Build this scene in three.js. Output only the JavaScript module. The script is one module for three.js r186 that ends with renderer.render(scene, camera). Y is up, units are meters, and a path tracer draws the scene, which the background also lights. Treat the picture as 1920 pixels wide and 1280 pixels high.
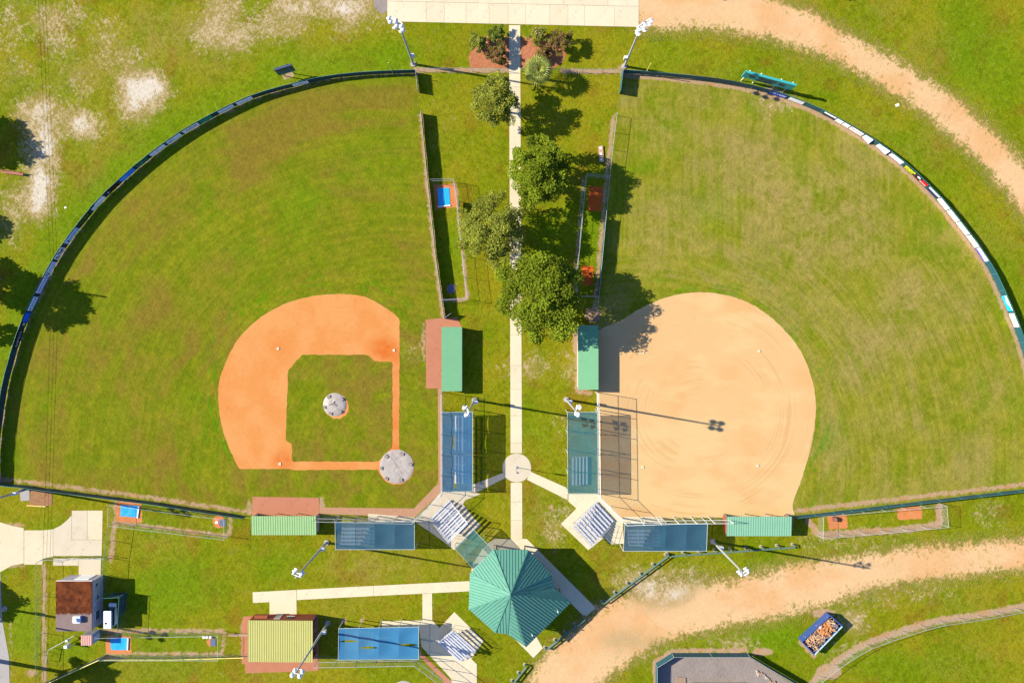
import * as THREE from 'three';
import { mergeGeometries } from 'three/addons/utils/BufferGeometryUtils.js';

// ---------------------------------------------------------------- camera, sky, sun, exposure
// The site is laid out on a survey plan: 12 plan units to the metre, plan point (960, 640) is the world origin,
// u runs east (x), v runs south (z). The drone hovers at 115 m over plan point (960, 625), looking straight down.
const UNIT = 12, FLY = 115, NADIR_V = 625;
const scene = new THREE.Scene();
const camera = new THREE.PerspectiveCamera(2 * Math.atan(640 / UNIT / FLY) * 180 / Math.PI, 1.5, 1, 4000);
camera.position.set(0, FLY, (NADIR_V - 640) / UNIT);
camera.up.set(0, 0, -1);
camera.lookAt(0, 0, (NADIR_V - 640) / UNIT);
camera.setViewOffset(1920, 1280, 0, 640 - NADIR_V, 1920, 1280);
camera.updateProjectionMatrix();

const SKY = 0.42;
const SUN_EL = 33.5 * Math.PI / 180;
const sunDir = new THREE.Vector3(-Math.cos(SUN_EL) * 0.9855, Math.sin(SUN_EL), -Math.cos(SUN_EL) * 0.1695).normalize();
{ // a clear, deep blue sky, paler towards the horizon and round the sun
  const w = 256, h = 128, d = new Float32Array(w * h * 4), dir = new THREE.Vector3();
  for (let j = 0; j < h; j++) for (let i = 0; i < w; i++) {
    const th = ((j + 0.5) / h - 0.5) * Math.PI, ph = ((i + 0.5) / w - 0.5) * 2 * Math.PI, k = (j * w + i) * 4;
    dir.set(Math.cos(th) * Math.cos(ph), Math.sin(th), Math.cos(th) * Math.sin(ph));
    const up = Math.max(0, dir.y), hz = (1 - up) ** 3, glow = Math.max(0, dir.dot(sunDir)) ** 8, below = dir.y < 0 ? 0.35 : 1;
    d[k] = SKY * below * (0.15 + 0.38 * hz + 0.5 * glow); d[k + 1] = SKY * below * (0.32 + 0.4 * hz + 0.45 * glow); d[k + 2] = SKY * below * (0.84 + 0.2 * hz + 0.35 * glow); d[k + 3] = 1;
  }
  const t = new THREE.DataTexture(d, w, h, THREE.RGBAFormat, THREE.FloatType);
  t.mapping = THREE.EquirectangularReflectionMapping; t.magFilter = t.minFilter = THREE.LinearFilter; t.needsUpdate = true;
  scene.background = t; scene.environment = t;
}

const sun = new THREE.DirectionalLight(new THREE.Color(1, 0.92, 0.78), 5);
sun.position.copy(sunDir).multiplyScalar(300);
sun.target.position.set(0, 0, 0);
sun.castShadow = true;
sun.shadow.mapSize.set(4096, 4096);
Object.assign(sun.shadow.camera, { left: -110, right: 110, top: 90, bottom: -90, near: 10, far: 600 });
sun.shadow.radius = 1;
scene.add(sun, sun.target);

const renderer = new THREE.WebGLRenderer({ antialias: true });
renderer.shadowMap.enabled = true;
renderer.toneMapping = THREE.LinearToneMapping;
renderer.toneMappingExposure = 2.12;

// ---------------------------------------------------------------- helpers
function rng(seed) { let a = seed >>> 0; return () => { a = (a + 0x6D2B79F5) >>> 0; let t = a; t = Math.imul(t ^ (t >>> 15), t | 1); t ^= t + Math.imul(t ^ (t >>> 7), t | 61); return ((t ^ (t >>> 14)) >>> 0) / 4294967296; }; }
const X = (u) => (u - 960) / UNIT, Z = (v) => (v - 640) / UNIT;
const P = (u, v, y = 0) => new THREE.Vector3(X(u), y, Z(v));
// plan position of a point that stands h metres above the ground (the survey was drawn from the air, so tall things lean outwards in it)
const Q = (u, v, h) => { const k = (FLY - h) / FLY; return new THREE.Vector3(X(960 + (u - 960) * k), h, Z(NADIR_V + (v - NADIR_V) * k)); };
const QP = (u, v, h) => { const k = (FLY - h) / FLY; return [960 + (u - 960) * k, NADIR_V + (v - NADIR_V) * k]; };

const lin = (c) => { c /= 255; return c <= 0.04045 ? c / 12.92 : ((c + 0.055) / 1.055) ** 2.4; };
const enc = (c) => 255 * (c <= 0.0031308 ? c * 12.92 : 1.055 * c ** (1 / 2.4) - 0.055);
const GAIN = [2.0, 2.0, 2.0];                       // how bright a level surface of albedo 1 comes out in this light
const alb = (r, g, b) => [lin(r) / GAIN[0], lin(g) / GAIN[1], lin(b) / GAIN[2]];   // base colour of a surface whose sunlit look is known
const col = (r, g, b) => new THREE.Color().setRGB(...alb(r, g, b));

// value noise
const PERM = new Uint8Array(512), VAL = new Float32Array(256);
{ const r = rng(7); const p = [...Array(256).keys()]; for (let i = 255; i > 0; i--) { const j = Math.floor(r() * (i + 1)); [p[i], p[j]] = [p[j], p[i]]; } for (let i = 0; i < 512; i++) PERM[i] = p[i & 255]; for (let i = 0; i < 256; i++) VAL[i] = r(); }
function vn(x, y) {
  const xi = Math.floor(x), yi = Math.floor(y), fx = x - xi, fy = y - yi;
  const sx = fx * fx * (3 - 2 * fx), sy = fy * fy * (3 - 2 * fy);
  const a = PERM[xi & 255], b = PERM[(xi + 1) & 255], y0 = yi & 255, y1 = (yi + 1) & 255;
  const v00 = VAL[PERM[a + y0]], v10 = VAL[PERM[b + y0]], v01 = VAL[PERM[a + y1]], v11 = VAL[PERM[b + y1]];
  return (v00 + (v10 - v00) * sx) * (1 - sy) + (v01 + (v11 - v01) * sx) * sy;
}
const fbm = (x, y, o = 3) => { let s = 0, a = 0.5, t = 0; for (let i = 0; i < o; i++) { s += a * vn(x, y); t += a; x = x * 2.03 + 17.3; y = y * 2.03 + 5.1; a *= 0.5; } return s / t; };
const sstep = (a, b, x) => { const t = Math.min(1, Math.max(0, (x - a) / (b - a))); return t * t * (3 - 2 * t); };
const mix3 = (a, b, t) => [a[0] + (b[0] - a[0]) * t, a[1] + (b[1] - a[1]) * t, a[2] + (b[2] - a[2]) * t];

// textures
function dataTex(w, h, fn, srgb = true) {           // fn(i, j) gives linear colour, or one number for a grey map; row 0 is the bottom row
  const d = new Uint8Array(w * h * 4);
  for (let j = 0; j < h; j++) for (let i = 0; i < w; i++) {
    const c = fn(i, j), k = (j * w + i) * 4;
    if (srgb) { d[k] = enc(Math.max(0, Math.min(1, c[0]))); d[k + 1] = enc(Math.max(0, Math.min(1, c[1]))); d[k + 2] = enc(Math.max(0, Math.min(1, c[2]))); }
    else d[k] = d[k + 1] = d[k + 2] = 255 * Math.max(0, Math.min(1, c));
    d[k + 3] = 255;
  }
  const t = new THREE.DataTexture(d, w, h, THREE.RGBAFormat);
  t.magFilter = THREE.LinearFilter; t.minFilter = THREE.LinearMipmapLinearFilter; t.generateMipmaps = true;
  if (srgb) t.colorSpace = THREE.SRGBColorSpace;
  t.needsUpdate = true; return t;
}
function tileTex(n, metres, fn, srgb = true) {      // fn(x, y, wrap) in 0..1; seamless by blending
  const f = (x, y) => fn(x, y);
  const t = dataTex(n, n, (i, j) => {
    const x = i / n, y = j / n, wx = sstep(0.8, 1, x), wy = sstep(0.8, 1, y);
    const q = (a, b, w) => Array.isArray(a) ? mix3(a, b, w) : a + (b - a) * w;
    let c = f(x, y);
    if (wx > 0) c = q(c, f(x - 1, y), wx);
    if (wy > 0) { let e = f(x, y - 1); if (wx > 0) e = q(e, f(x - 1, y - 1), wx); c = q(c, e, wy); }
    return c;
  }, srgb);
  t.wrapS = t.wrapT = THREE.RepeatWrapping; t.repeat.set(1 / metres, 1 / metres); return t;
}
function canvasTex(w, h, draw) {
  const c = document.createElement('canvas'); c.width = w; c.height = h;
  draw(c.getContext('2d'), w, h);
  const t = new THREE.CanvasTexture(c); t.colorSpace = THREE.SRGBColorSpace; return t;
}
const std = (name, color, rough = 0.8, metal = 0, more = {}) => { const m = new THREE.MeshPhysicalMaterial({ specularIntensity: rough > 0.85 ? 0.15 : 1, color, roughness: rough, metalness: metal, side: THREE.DoubleSide, ...more }); m.name = name; return m; };

// geometry
const norm = (g) => { g = g.index ? g.toNonIndexed() : g; for (const k of Object.keys(g.attributes)) if (!['position', 'normal', 'uv'].includes(k)) g.deleteAttribute(k); if (!g.attributes.uv) g.setAttribute('uv', new THREE.BufferAttribute(new Float32Array(g.attributes.position.count * 2), 2)); if (!g.attributes.normal) g.computeVertexNormals(); return g; };
const merge = (list) => list.length === 1 ? norm(list[0]) : mergeGeometries(list.map(norm));
const box = (w, h, d, x = 0, y = 0, z = 0, ry = 0) => { const g = new THREE.BoxGeometry(w, h, d); if (ry) g.rotateY(ry); return g.translate(x, y, z); };
const UPV = new THREE.Vector3(0, 1, 0);
function bar(a, b, r, seg = 6, r2 = r) { const d = b.clone().sub(a), L = d.length(); const g = new THREE.CylinderGeometry(r2, r, L, seg, 1); g.applyQuaternion(new THREE.Quaternion().setFromUnitVectors(UPV, d.divideScalar(L))); return g.translate((a.x + b.x) / 2, (a.y + b.y) / 2, (a.z + b.z) / 2); }
function beam(a, b, w, h) { const d = b.clone().sub(a), L = d.length(); const g = new THREE.BoxGeometry(L, h, w); const yaw = -Math.atan2(d.z, d.x), pitch = Math.atan2(d.y, Math.hypot(d.x, d.z)); g.rotateZ(pitch); g.rotateY(yaw); return g.translate((a.x + b.x) / 2, (a.y + b.y) / 2, (a.z + b.z) / 2); }
function shapeOf(poly) { const s = new THREE.Shape(); poly.forEach(([u, v], i) => i ? s.lineTo(X(u), -Z(v)) : s.moveTo(X(u), -Z(v))); s.closePath(); return s; }
function slabGeo(poly, y0, y1, holes = [], bevel = 0) { const s = shapeOf(poly); for (const h of holes) s.holes.push(shapeOf(h)); const g = new THREE.ExtrudeGeometry(s, { depth: y1 - y0 - bevel, bevelEnabled: bevel > 0, bevelThickness: bevel, bevelSize: bevel, bevelOffset: -bevel, bevelSegments: 1, curveSegments: 8 }); g.rotateX(-Math.PI / 2); return g.translate(0, y0, 0); }
function planUV(g, u0, v0, u1, v1) { const p = g.attributes.position, a = new Float32Array(p.count * 2); for (let i = 0; i < p.count; i++) { a[2 * i] = (p.getX(i) * UNIT + 960 - u0) / (u1 - u0); a[2 * i + 1] = 1 - (p.getZ(i) * UNIT + 640 - v0) / (v1 - v0); } g.setAttribute('uv', new THREE.BufferAttribute(a, 2)); return g; }
function quad(a, b, c, d) { const g = new THREE.BufferGeometry(); const L = a.distanceTo(b), H = a.distanceTo(d); g.setAttribute('position', new THREE.BufferAttribute(new Float32Array([a, b, c, a, c, d].flatMap((p) => [p.x, p.y, p.z])), 3)); g.setAttribute('uv', new THREE.BufferAttribute(new Float32Array([0, 0, L, 0, L, H, 0, 0, L, H, 0, H]), 2)); g.computeVertexNormals(); return g; }
const circle = (u, v, r, n = 40, wob = 0, seed = 1) => { const k = rng(seed); return [...Array(n)].map((_, i) => { const a = i / n * 2 * Math.PI, q = r * (1 + wob * (k() - 0.5)); return [u + q * Math.cos(a), v + q * Math.sin(a)]; }); };
function smooth(pts, n = 6, closed = false) { return new THREE.CatmullRomCurve3(pts.map(([u, v]) => new THREE.Vector3(u, 0, v)), closed, 'centripetal').getPoints(pts.length * n).map((p) => [p.x, p.z]); }
function resample(pts, step) { const L = [0]; for (let i = 1; i < pts.length; i++) L.push(L[i - 1] + Math.hypot(pts[i][0] - pts[i - 1][0], pts[i][1] - pts[i - 1][1])); const T = L[L.length - 1], n = Math.max(1, Math.round(T / step)), out = []; let k = 0; for (let i = 0; i <= n; i++) { const d = T * i / n; while (k < L.length - 2 && L[k + 1] < d) k++; const f = L[k + 1] > L[k] ? (d - L[k]) / (L[k + 1] - L[k]) : 0; out.push([pts[k][0] + (pts[k + 1][0] - pts[k][0]) * f, pts[k][1] + (pts[k + 1][1] - pts[k][1]) * f]); } return out; }

const segs = (line, step) => line.length > 14 ? resample(line, step) : line.slice(1).flatMap((p, i) => { const q = resample([line[i], p], step); return i ? q.slice(1) : q; });

// scene objects
const used = new Map();
const numbered = (n) => { const k = used.get(n) || 0; used.set(n, k + 1); return k ? `${n}_${String(k).padStart(3, '0')}` : n; };
function tag(o, label, category, group) { o.userData.label = label; o.userData.category = category; if (group) o.userData.group = group; return o; }
function thing(name, label, category, at, group) { const o = new THREE.Group(); o.name = numbered(name); o.position.copy(at); scene.add(o); return tag(o, label, category, group); }
// geometry is given in world coordinates; a part is shifted so that it sits right under its thing
function part(root, name, geo, m, kind) { const g = Array.isArray(geo) ? merge(geo) : geo; const base = new THREE.Vector3(); for (let p = root; p && p !== scene; p = p.parent) base.add(p.position); g.translate(-base.x, -base.y, -base.z); const o = new THREE.Mesh(g, m); o.name = name; o.castShadow = o.receiveShadow = true; if (kind) o.userData.kind = kind; root.add(o); return o; }
function single(name, geo, m, label, category, group) { const g = Array.isArray(geo) ? merge(geo) : geo; const o = new THREE.Mesh(g, m); o.name = numbered(name); g.computeBoundingBox(); const c = g.boundingBox.getCenter(new THREE.Vector3()); c.y = g.boundingBox.min.y; g.translate(-c.x, -c.y, -c.z); o.position.copy(c); o.castShadow = o.receiveShadow = true; scene.add(o); return tag(o, label, category, group); }
function struct(name, geo, m) { const o = new THREE.Mesh(Array.isArray(geo) ? merge(geo) : geo, m); o.name = numbered(name); o.userData.kind = 'structure'; o.castShadow = o.receiveShadow = true; scene.add(o); return o; }
// ---------------------------------------------------------------- fence lines of the plan (used by the ground and by the fences)
const LF_FENCE = smooth([[780, 137], [720, 139], [660, 143], [600, 151], [550, 163], [480, 183], [445, 198], [412, 214], [382, 230], [349, 249], [315, 272], [289, 291], [258, 316], [228, 343], [199, 370], [177, 394], [156, 421], [137, 445], [124, 463], [110, 486], [94, 514], [78, 545], [61, 580], [52, 600], [37, 641], [25, 682], [16, 717], [9, 755], [4, 790], [0, 830], [-2, 870], [-3, 905]], 3);
const RF_FENCE = smooth([[1168, 137], [1210, 140], [1298, 148], [1370, 158], [1427, 171], [1471, 184], [1503, 196], [1531, 208], [1563, 225], [1589, 240], [1615, 255], [1640, 272], [1665, 289], [1688, 308], [1712, 329], [1733, 350], [1755, 372], [1774, 394], [1791, 417], [1811, 441], [1828, 465], [1845, 491], [1861, 519], [1876, 552], [1890, 584], [1902, 614], [1914, 650], [1924, 685], [1935, 740], [1942, 800], [1945, 860], [1944, 914]], 3);
const SW_FENCE = [[-3, 905], [60, 911], [180, 927], [300, 942], [367, 953], [463, 967]];
const SE_FENCE = [[1489, 967], [1560, 959], [1720, 940], [1944, 914]];
const LSIDE_FENCE = [[791, 213], [801, 320], [818, 480], [834, 596]];
const RSIDE_FENCE = [[1155, 216], [1147, 280], [1141, 337], [1121, 556], [1118, 588]];
const CURVED_FENCE = smooth([[1500, 1330], [1522, 1282], [1540, 1262], [1560, 1247], [1590, 1226], [1619, 1209], [1655, 1195], [1694, 1182], [1753, 1165], [1827, 1154], [1920, 1137], [2010, 1122]], 4);

// ---------------------------------------------------------------- ground: masks drawn on the plan, then coloured grain by grain
const U0 = -144, U1 = 2064, V0 = -130, V1 = 1410;
const MS = 0.5, MW = Math.round((U1 - U0) * MS), MH = Math.round((V1 - V0) * MS);
function mask(draw, blur) {
  const c = document.createElement('canvas'); c.width = MW; c.height = MH;
  const g = c.getContext('2d'); g.setTransform(MS, 0, 0, MS, -U0 * MS, -V0 * MS); g.lineJoin = g.lineCap = 'round';
  g.filter = `blur(${blur * MS}px)`;
  const shade = (a) => `rgba(255,255,255,${a})`;
  draw({
    poly(p, a = 1) { g.fillStyle = shade(a); g.beginPath(); p.forEach(([u, v], i) => i ? g.lineTo(u, v) : g.moveTo(u, v)); g.closePath(); g.fill(); },
    line(p, w, a = 1) { g.strokeStyle = shade(a); g.lineWidth = w; g.beginPath(); p.forEach(([u, v], i) => i ? g.lineTo(u, v) : g.moveTo(u, v)); g.stroke(); },
    blob(u, v, ru, rv, a = 1, rot = 0) { g.fillStyle = shade(a); g.beginPath(); g.ellipse(u, v, ru, rv, rot, 0, 7); g.fill(); },
  });
  const d = g.getImageData(0, 0, MW, MH).data, out = new Float32Array(MW * MH);
  for (let i = 0; i < out.length; i++) out[i] = d[i * 4 + 3] / 255;
  return (u, v) => { let x = (u - U0) * MS - 0.5, y = (v - V0) * MS - 0.5; x = Math.min(MW - 1.001, Math.max(0, x)); y = Math.min(MH - 1.001, Math.max(0, y)); const i = x | 0, j = y | 0, fx = x - i, fy = y - j, k = j * MW + i; return (out[k] * (1 - fx) + out[k + 1] * fx) * (1 - fy) + (out[k + MW] * (1 - fx) + out[k + MW + 1] * fx) * fy; };
}
const ROAD_NE = [[1190, -130], [1190, 50], [1260, 52], [1330, 50], [1400, 63], [1460, 72], [1510, 90], [1560, 106], [1610, 132], [1660, 165], [1700, 184], [1740, 216], [1790, 257], [1840, 302], [1880, 347], [1925, 404], [2064, 590], [2064, 470], [1990, 390], [1922, 312], [1880, 268], [1840, 228], [1800, 192], [1750, 160], [1700, 126], [1650, 98], [1600, 73], [1560, 48], [1520, 20], [1440, 0], [1380, -60], [1370, -130]];
const ROAD_S = [[2064, 1000], [1920, 1012], [1850, 1018], [1750, 1025], [1690, 1031], [1640, 1041], [1560, 1050], [1480, 1062], [1420, 1077], [1370, 1090], [1310, 1097], [1250, 1107], [1200, 1120], [1160, 1131], [1120, 1146], [1090, 1172], [1055, 1205], [1025, 1232], [1000, 1262], [985, 1300], [975, 1410], [1080, 1410], [1100, 1320], [1130, 1275], [1180, 1238], [1230, 1206], [1280, 1190], [1330, 1180], [1420, 1163], [1500, 1145], [1560, 1130], [1600, 1112], [1650, 1098], [1750, 1082], [1850, 1072], [1920, 1064], [2064, 1050]];
const inL = mask((m) => m.poly([...LF_FENCE, ...SW_FENCE, [620, 964], [779, 970], [829, 922], [830, 600], ...LSIDE_FENCE.slice().reverse(), [784, 176]]), 3);
const inR = mask((m) => m.poly([...RF_FENCE, ...SE_FENCE.slice().reverse(), [1360, 968], [1168, 972], [1120, 922], [1118, 600], ...RSIDE_FENCE.slice().reverse(), [1162, 178]]), 3);
const mSand = mask((m) => {
  for (const [u, v, ru, rv, a, r] of [[268, 165, 46, 30, 1, 0.2], [258, 198, 30, 24, 0.8], [152, 232, 24, 20, 1], [168, 246, 14, 12, 0.9], [130, 222, 20, 12, 0.6], [74, 215, 40, 34, 0.75], [78, 300, 22, 60, 0.8], [70, 380, 20, 30, 1.0], [72, 350, 22, 30, 0.9], [82, 270, 22, 30, 0.7], [88, 35, 30, 26, 0.45], [140, 28, 20, 16, 0.5], [105, 78, 18, 24, 0.5], [200, 60, 22, 22, 0.3], [395, 55, 40, 26, 0.55, -0.4], [440, 75, 34, 20, 0.6], [420, 15, 40, 20, 0.6], [520, 50, 60, 20, 0.5], [600, 8, 80, 14, 0.9], [660, 16, 50, 14, 0.8], [540, 20, 40, 14, 0.6], [650, 50, 24, 16, 0.4], [720, 34, 14, 8, 0.6], [145, 150, 18, 24, 0.35], [240, 105, 30, 14, 0.35], [30, 130, 20, 18, 0.35], [200, 95, 16, 20, 0.3], [20, 40, 14, 60, 0.3], [20, 400, 18, 60, 0.4], [1000, 690, 28, 14, 0.5, -0.3], [1075, 690, 10, 34, 0.55], [1036, 1000, 14, 26, 0.45], [1060, 960, 12, 14, 0.4], [1540, 1012, 40, 8, 0.3], [1620, 1010, 60, 8, 0.35], [1860, 960, 30, 14, 0.3], [1240, 1108, 60, 26, 0.75], [1190, 1090, 30, 20, 0.55], [1300, 1085, 40, 14, 0.5], [1170, 1200, 50, 16, 0.4], [1640, 1120, 40, 8, 0.5], [1730, 1105, 60, 8, 0.45], [915, 1010, 12, 8, 0.3], [1455, 182, 24, 8, 0.9, 0.3], [1440, 195, 12, 12, 0.6], [1600, 1165, 26, 14, 0.85, 0.5], [1570, 1222, 18, 8, 0.5], [1375, 1210, 40, 8, 0.6], [1230, 1210, 14, 20, 0.4], [774, 660, 5, 8, 1], [1060, 800, 10, 10, 0.4], [950, 690, 10, 8, 0.3]]) m.blob(u, v, ru, rv, a, r || 0);
}, 14);
const mRoad = mask((m) => { m.poly(ROAD_NE); m.poly(ROAD_S); m.blob(1150, 1165, 60, 30, 0.7, -0.5); m.blob(1060, 1240, 40, 26, 0.5, -0.7); m.blob(1230, 1120, 60, 16, 0.5); }, 17);
const mStrip = mask((m) => {                         // bare earth under the fences
  const off = (p, d) => p.map(([u, v], i) => { const a = p[Math.max(0, i - 1)], b = p[Math.min(p.length - 1, i + 1)], L = Math.hypot(b[0] - a[0], b[1] - a[1]) || 1; return [u - (b[1] - a[1]) / L * d, v + (b[0] - a[0]) / L * d]; });
  m.line(off(RF_FENCE, 4), 9, 0.95); m.line(off(SE_FENCE, -9), 9, 0.9); m.line(off(SW_FENCE, -7), 9, 0.8);
  m.line(off(LSIDE_FENCE, 3), 7, 1); m.line(off(RSIDE_FENCE, 4), 8, 0.9); m.line(off(LF_FENCE, -2), 9, 0.55);
  m.line(CURVED_FENCE, 14, 0.95); m.line([[780, 131], [956, 132]], 9, 1); m.line([[1052, 133], [1168, 134]], 9, 1);
  m.line([[853, 342], [868, 480], [877, 560], [832, 564]], 7, 1); m.line([[1094, 335], [1078, 530], [1084, 557]], 7, 0.8);
  m.line([[216, 940], [216, 979], [430, 1005], [432, 968]], 8, 0.9); m.line([[214, 984], [206, 1050]], 10, 0.9); m.line([[82, 1060], [82, 1280]], 9, 0.9);
  m.line([[185, 1183], [420, 1183]], 10, 0.8); m.line([[199, 1225], [417, 1226], [419, 1185]], 8, 0.8); m.line([[1515, 975], [1535, 1003], [1680, 994], [1762, 984], [1762, 950]], 14, 0.9);
  m.line([[1229, 1290], [1229, 1240], [1260, 1220], [1400, 1219]], 10, 0.9); m.blob(1430, 1222, 22, 8, 1); m.blob(1555, 1260, 24, 14, 1); m.blob(1545, 1150, 24, 10, 0.9); m.line([[1503, 1203], [1557, 1152]], 10, 1); m.line([[1503, 1205], [1527, 1230]], 8, 1);
  m.blob(540, 142, 14, 6, 0.9, -0.3); m.blob(1455, 172, 24, 5, 0.8, 0.3); m.blob(776, 122, 8, 5, 1); m.blob(1168, 125, 8, 5, 1); m.blob(612, 1017, 7, 5, 0.9); m.blob(1063, 748, 7, 5, 0.7); m.blob(891, 752, 9, 6, 0.8);
  m.line([[1082, 612], [1082, 735], [1110, 738]], 7, 1); m.line([[868, 930], [900, 975]], 6, 0.4); m.blob(1112, 590, 16, 14, 0.9); m.blob(1080, 640, 8, 26, 0.8); m.blob(468, 950, 5, 18, 0.8); m.blob(602, 948, 8, 20, 0.7); m.blob(794, 640, 5, 44, 0.7); m.blob(455, 1200, 6, 40, 0.7);
  for (const [u, v] of [[644, 1163], [679, 1162]]) m.blob(u, v, 6, 5, 1);
  m.blob(1035, 955, 10, 14, 0.5); m.blob(76, 935, 22, 16, 0.9); m.blob(58, 1262, 12, 8, 0.8); m.blob(10, 1060, 40, 6, 0.7); m.blob(20, 985, 30, 6, 0.7); m.line([[18, 1160], [22, 1280]], 8, 0.5);
}, 3);
const mDry = mask((m) => {                           // straw-coloured turf
  for (const [u, v, ru, rv, a, r] of [[420, 500, 60, 26, 0.7, -0.6], [350, 560, 50, 20, 0.6, -0.7], [260, 720, 40, 60, 0.7, 0.2], [300, 840, 60, 40, 0.6], [90, 830, 30, 16, 0.7], [120, 880, 24, 12, 0.6], [640, 450, 60, 24, 0.35], [500, 330, 80, 24, 0.35, -0.4], [560, 190, 60, 20, 0.3], [1240, 240, 50, 40, 0.5], [1400, 300, 70, 50, 0.55], [1540, 380, 60, 70, 0.8, 0.4], [1620, 440, 50, 60, 0.8, 0.5], [1700, 560, 40, 60, 0.9, 0.5], [1500, 480, 40, 50, 0.8], [1450, 360, 40, 70, 0.7], [1640, 640, 70, 26, 0.8, -0.6], [1720, 640, 50, 20, 0.9, -0.5], [1800, 560, 40, 30, 0.6], [1860, 730, 30, 40, 0.7], [1660, 800, 40, 20, 0.6], [1600, 700, 30, 14, 0.7, -0.4], [1780, 900, 60, 16, 0.6], [1660, 920, 60, 16, 0.7], [1240, 420, 40, 60, 0.5], [1220, 500, 30, 20, 0.6], [1330, 170, 70, 14, 0.7], [1420, 180, 30, 12, 0.6], [1640, 270, 60, 30, 0.5, 0.7], [1780, 450, 40, 60, 0.4, 0.9], [1560, 860, 30, 20, 0.5], [820, 250, 16, 60, 0.35], [760, 450, 30, 60, 0.4], [780, 540, 20, 40, 0.5], [700, 1060, 90, 30, 0.7], [650, 1140, 60, 14, 0.5], [860, 1060, 30, 40, 0.4], [1000, 960, 26, 40, 0.55], [1150, 1060, 30, 40, 0.5], [300, 1010, 60, 16, 0.4], [300, 1250, 80, 16, 0.5], [500, 1270, 70, 10, 0.5], [1820, 1240, 80, 20, 0.35], [1800, 1130, 80, 10, 0.6], [1660, 20, 50, 20, 0.5], [1740, 90, 50, 24, 0.5], [1500, 110, 40, 12, 0.4], [1750, 270, 40, 20, 0.4], [1880, 470, 20, 40, 0.4], [300, 60, 60, 50, 0.7], [180, 130, 80, 50, 0.5], [220, 240, 40, 30, 0.5], [400, 110, 50, 20, 0.6], [40, 170, 40, 40, 0.4], [160, 320, 30, 40, 0.4], [580, 90, 50, 14, 0.3], [1040, 1080, 20, 20, 0.3], [1290, 1060, 40, 12, 0.4]]) m.blob(u, v, ru, rv, a, r || 0);
}, 22);
const mLush = mask((m) => {                          // strongly growing turf
  m.line(LF_FENCE.map(([u, v]) => [u - 16, v - 16]), 46, 0.8); m.line([[500, 110], [600, 115], [770, 100]], 40, 0.7); m.line(RF_FENCE.map(([u, v]) => [u + 26, v - 16]), 40, 0.55);
  for (const [u, v, ru, rv, a, r] of [[1850, 120, 70, 80, 0.7], [1800, 20, 60, 20, 0.6], [520, 1060, 60, 30, 0.5], [330, 1100, 90, 50, 0.7], [40, 1180, 40, 60, 0.8], [120, 1220, 50, 30, 0.7], [900, 620, 24, 60, 0.4], [1010, 800, 30, 60, 0.5], [1030, 440, 60, 80, 0.4], [1110, 440, 20, 70, 1], [845, 460, 16, 70, 1], [310, 975, 80, 16, 0.7], [310, 1210, 80, 16, 0.6], [1630, 965, 40, 12, 0.9], [1330, 390, 50, 40, 0.3], [1560, 820, 40, 30, 0.3], [1480, 1190, 90, 30, 0.8], [1400, 1200, 80, 20, 0.6], [1290, 1222, 50, 10, 0.6], [1690, 1250, 90, 24, 0.5], [700, 300, 80, 60, 0.2], [560, 420, 60, 60, 0.2], [1880, 900, 40, 20, 0.5], [1400, 1040, 90, 16, 0.6], [1840, 990, 60, 12, 0.5], [1260, 90, 60, 16, 0.4], [100, 1000, 30, 30, 0.5]]) m.blob(u, v, ru, rv, a, r || 0);
}, 18);
const mGravel = mask((m) => { m.poly([[694, -30], [727, -30], [727, 22], [712, 26], [702, 14]]); m.poly([[1233, 1290], [1233, 1246], [1264, 1227], [1398, 1227], [1500, 1290], [1500, 1400], [1233, 1400]]); }, 3);
const mMow = mask((m) => { m.line(smooth([[446, 885], [400, 800], [392, 720], [420, 640], [480, 578], [560, 540], [640, 533], [720, 553], [770, 600]], 5), 44, 1); m.line(smooth([[1200, 560], [1260, 535], [1320, 526], [1400, 542], [1470, 585], [1525, 660], [1548, 750], [1538, 850], [1500, 960]], 5), 44, 1); }, 8);
console.log('masks');
const C = {
  field: alb(124, 138, 10), fieldB: alb(154, 155, 26), right: alb(138, 146, 22), rightB: alb(168, 162, 48), brown: alb(150, 126, 46), tan: alb(184, 160, 98), dry: alb(168, 152, 78),
  out: alb(132, 146, 6), outB: alb(162, 154, 24), lush: alb(100, 154, 0), dark: alb(84, 108, 2), sand: alb(226, 200, 156), sandW: alb(253, 240, 216), road: alb(253, 210, 154), roadB: alb(250, 196, 136), strip: alb(214, 178, 140), clay: alb(228, 160, 100), gravel: alb(182, 168, 158), rust: alb(150, 110, 30),
};
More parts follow.
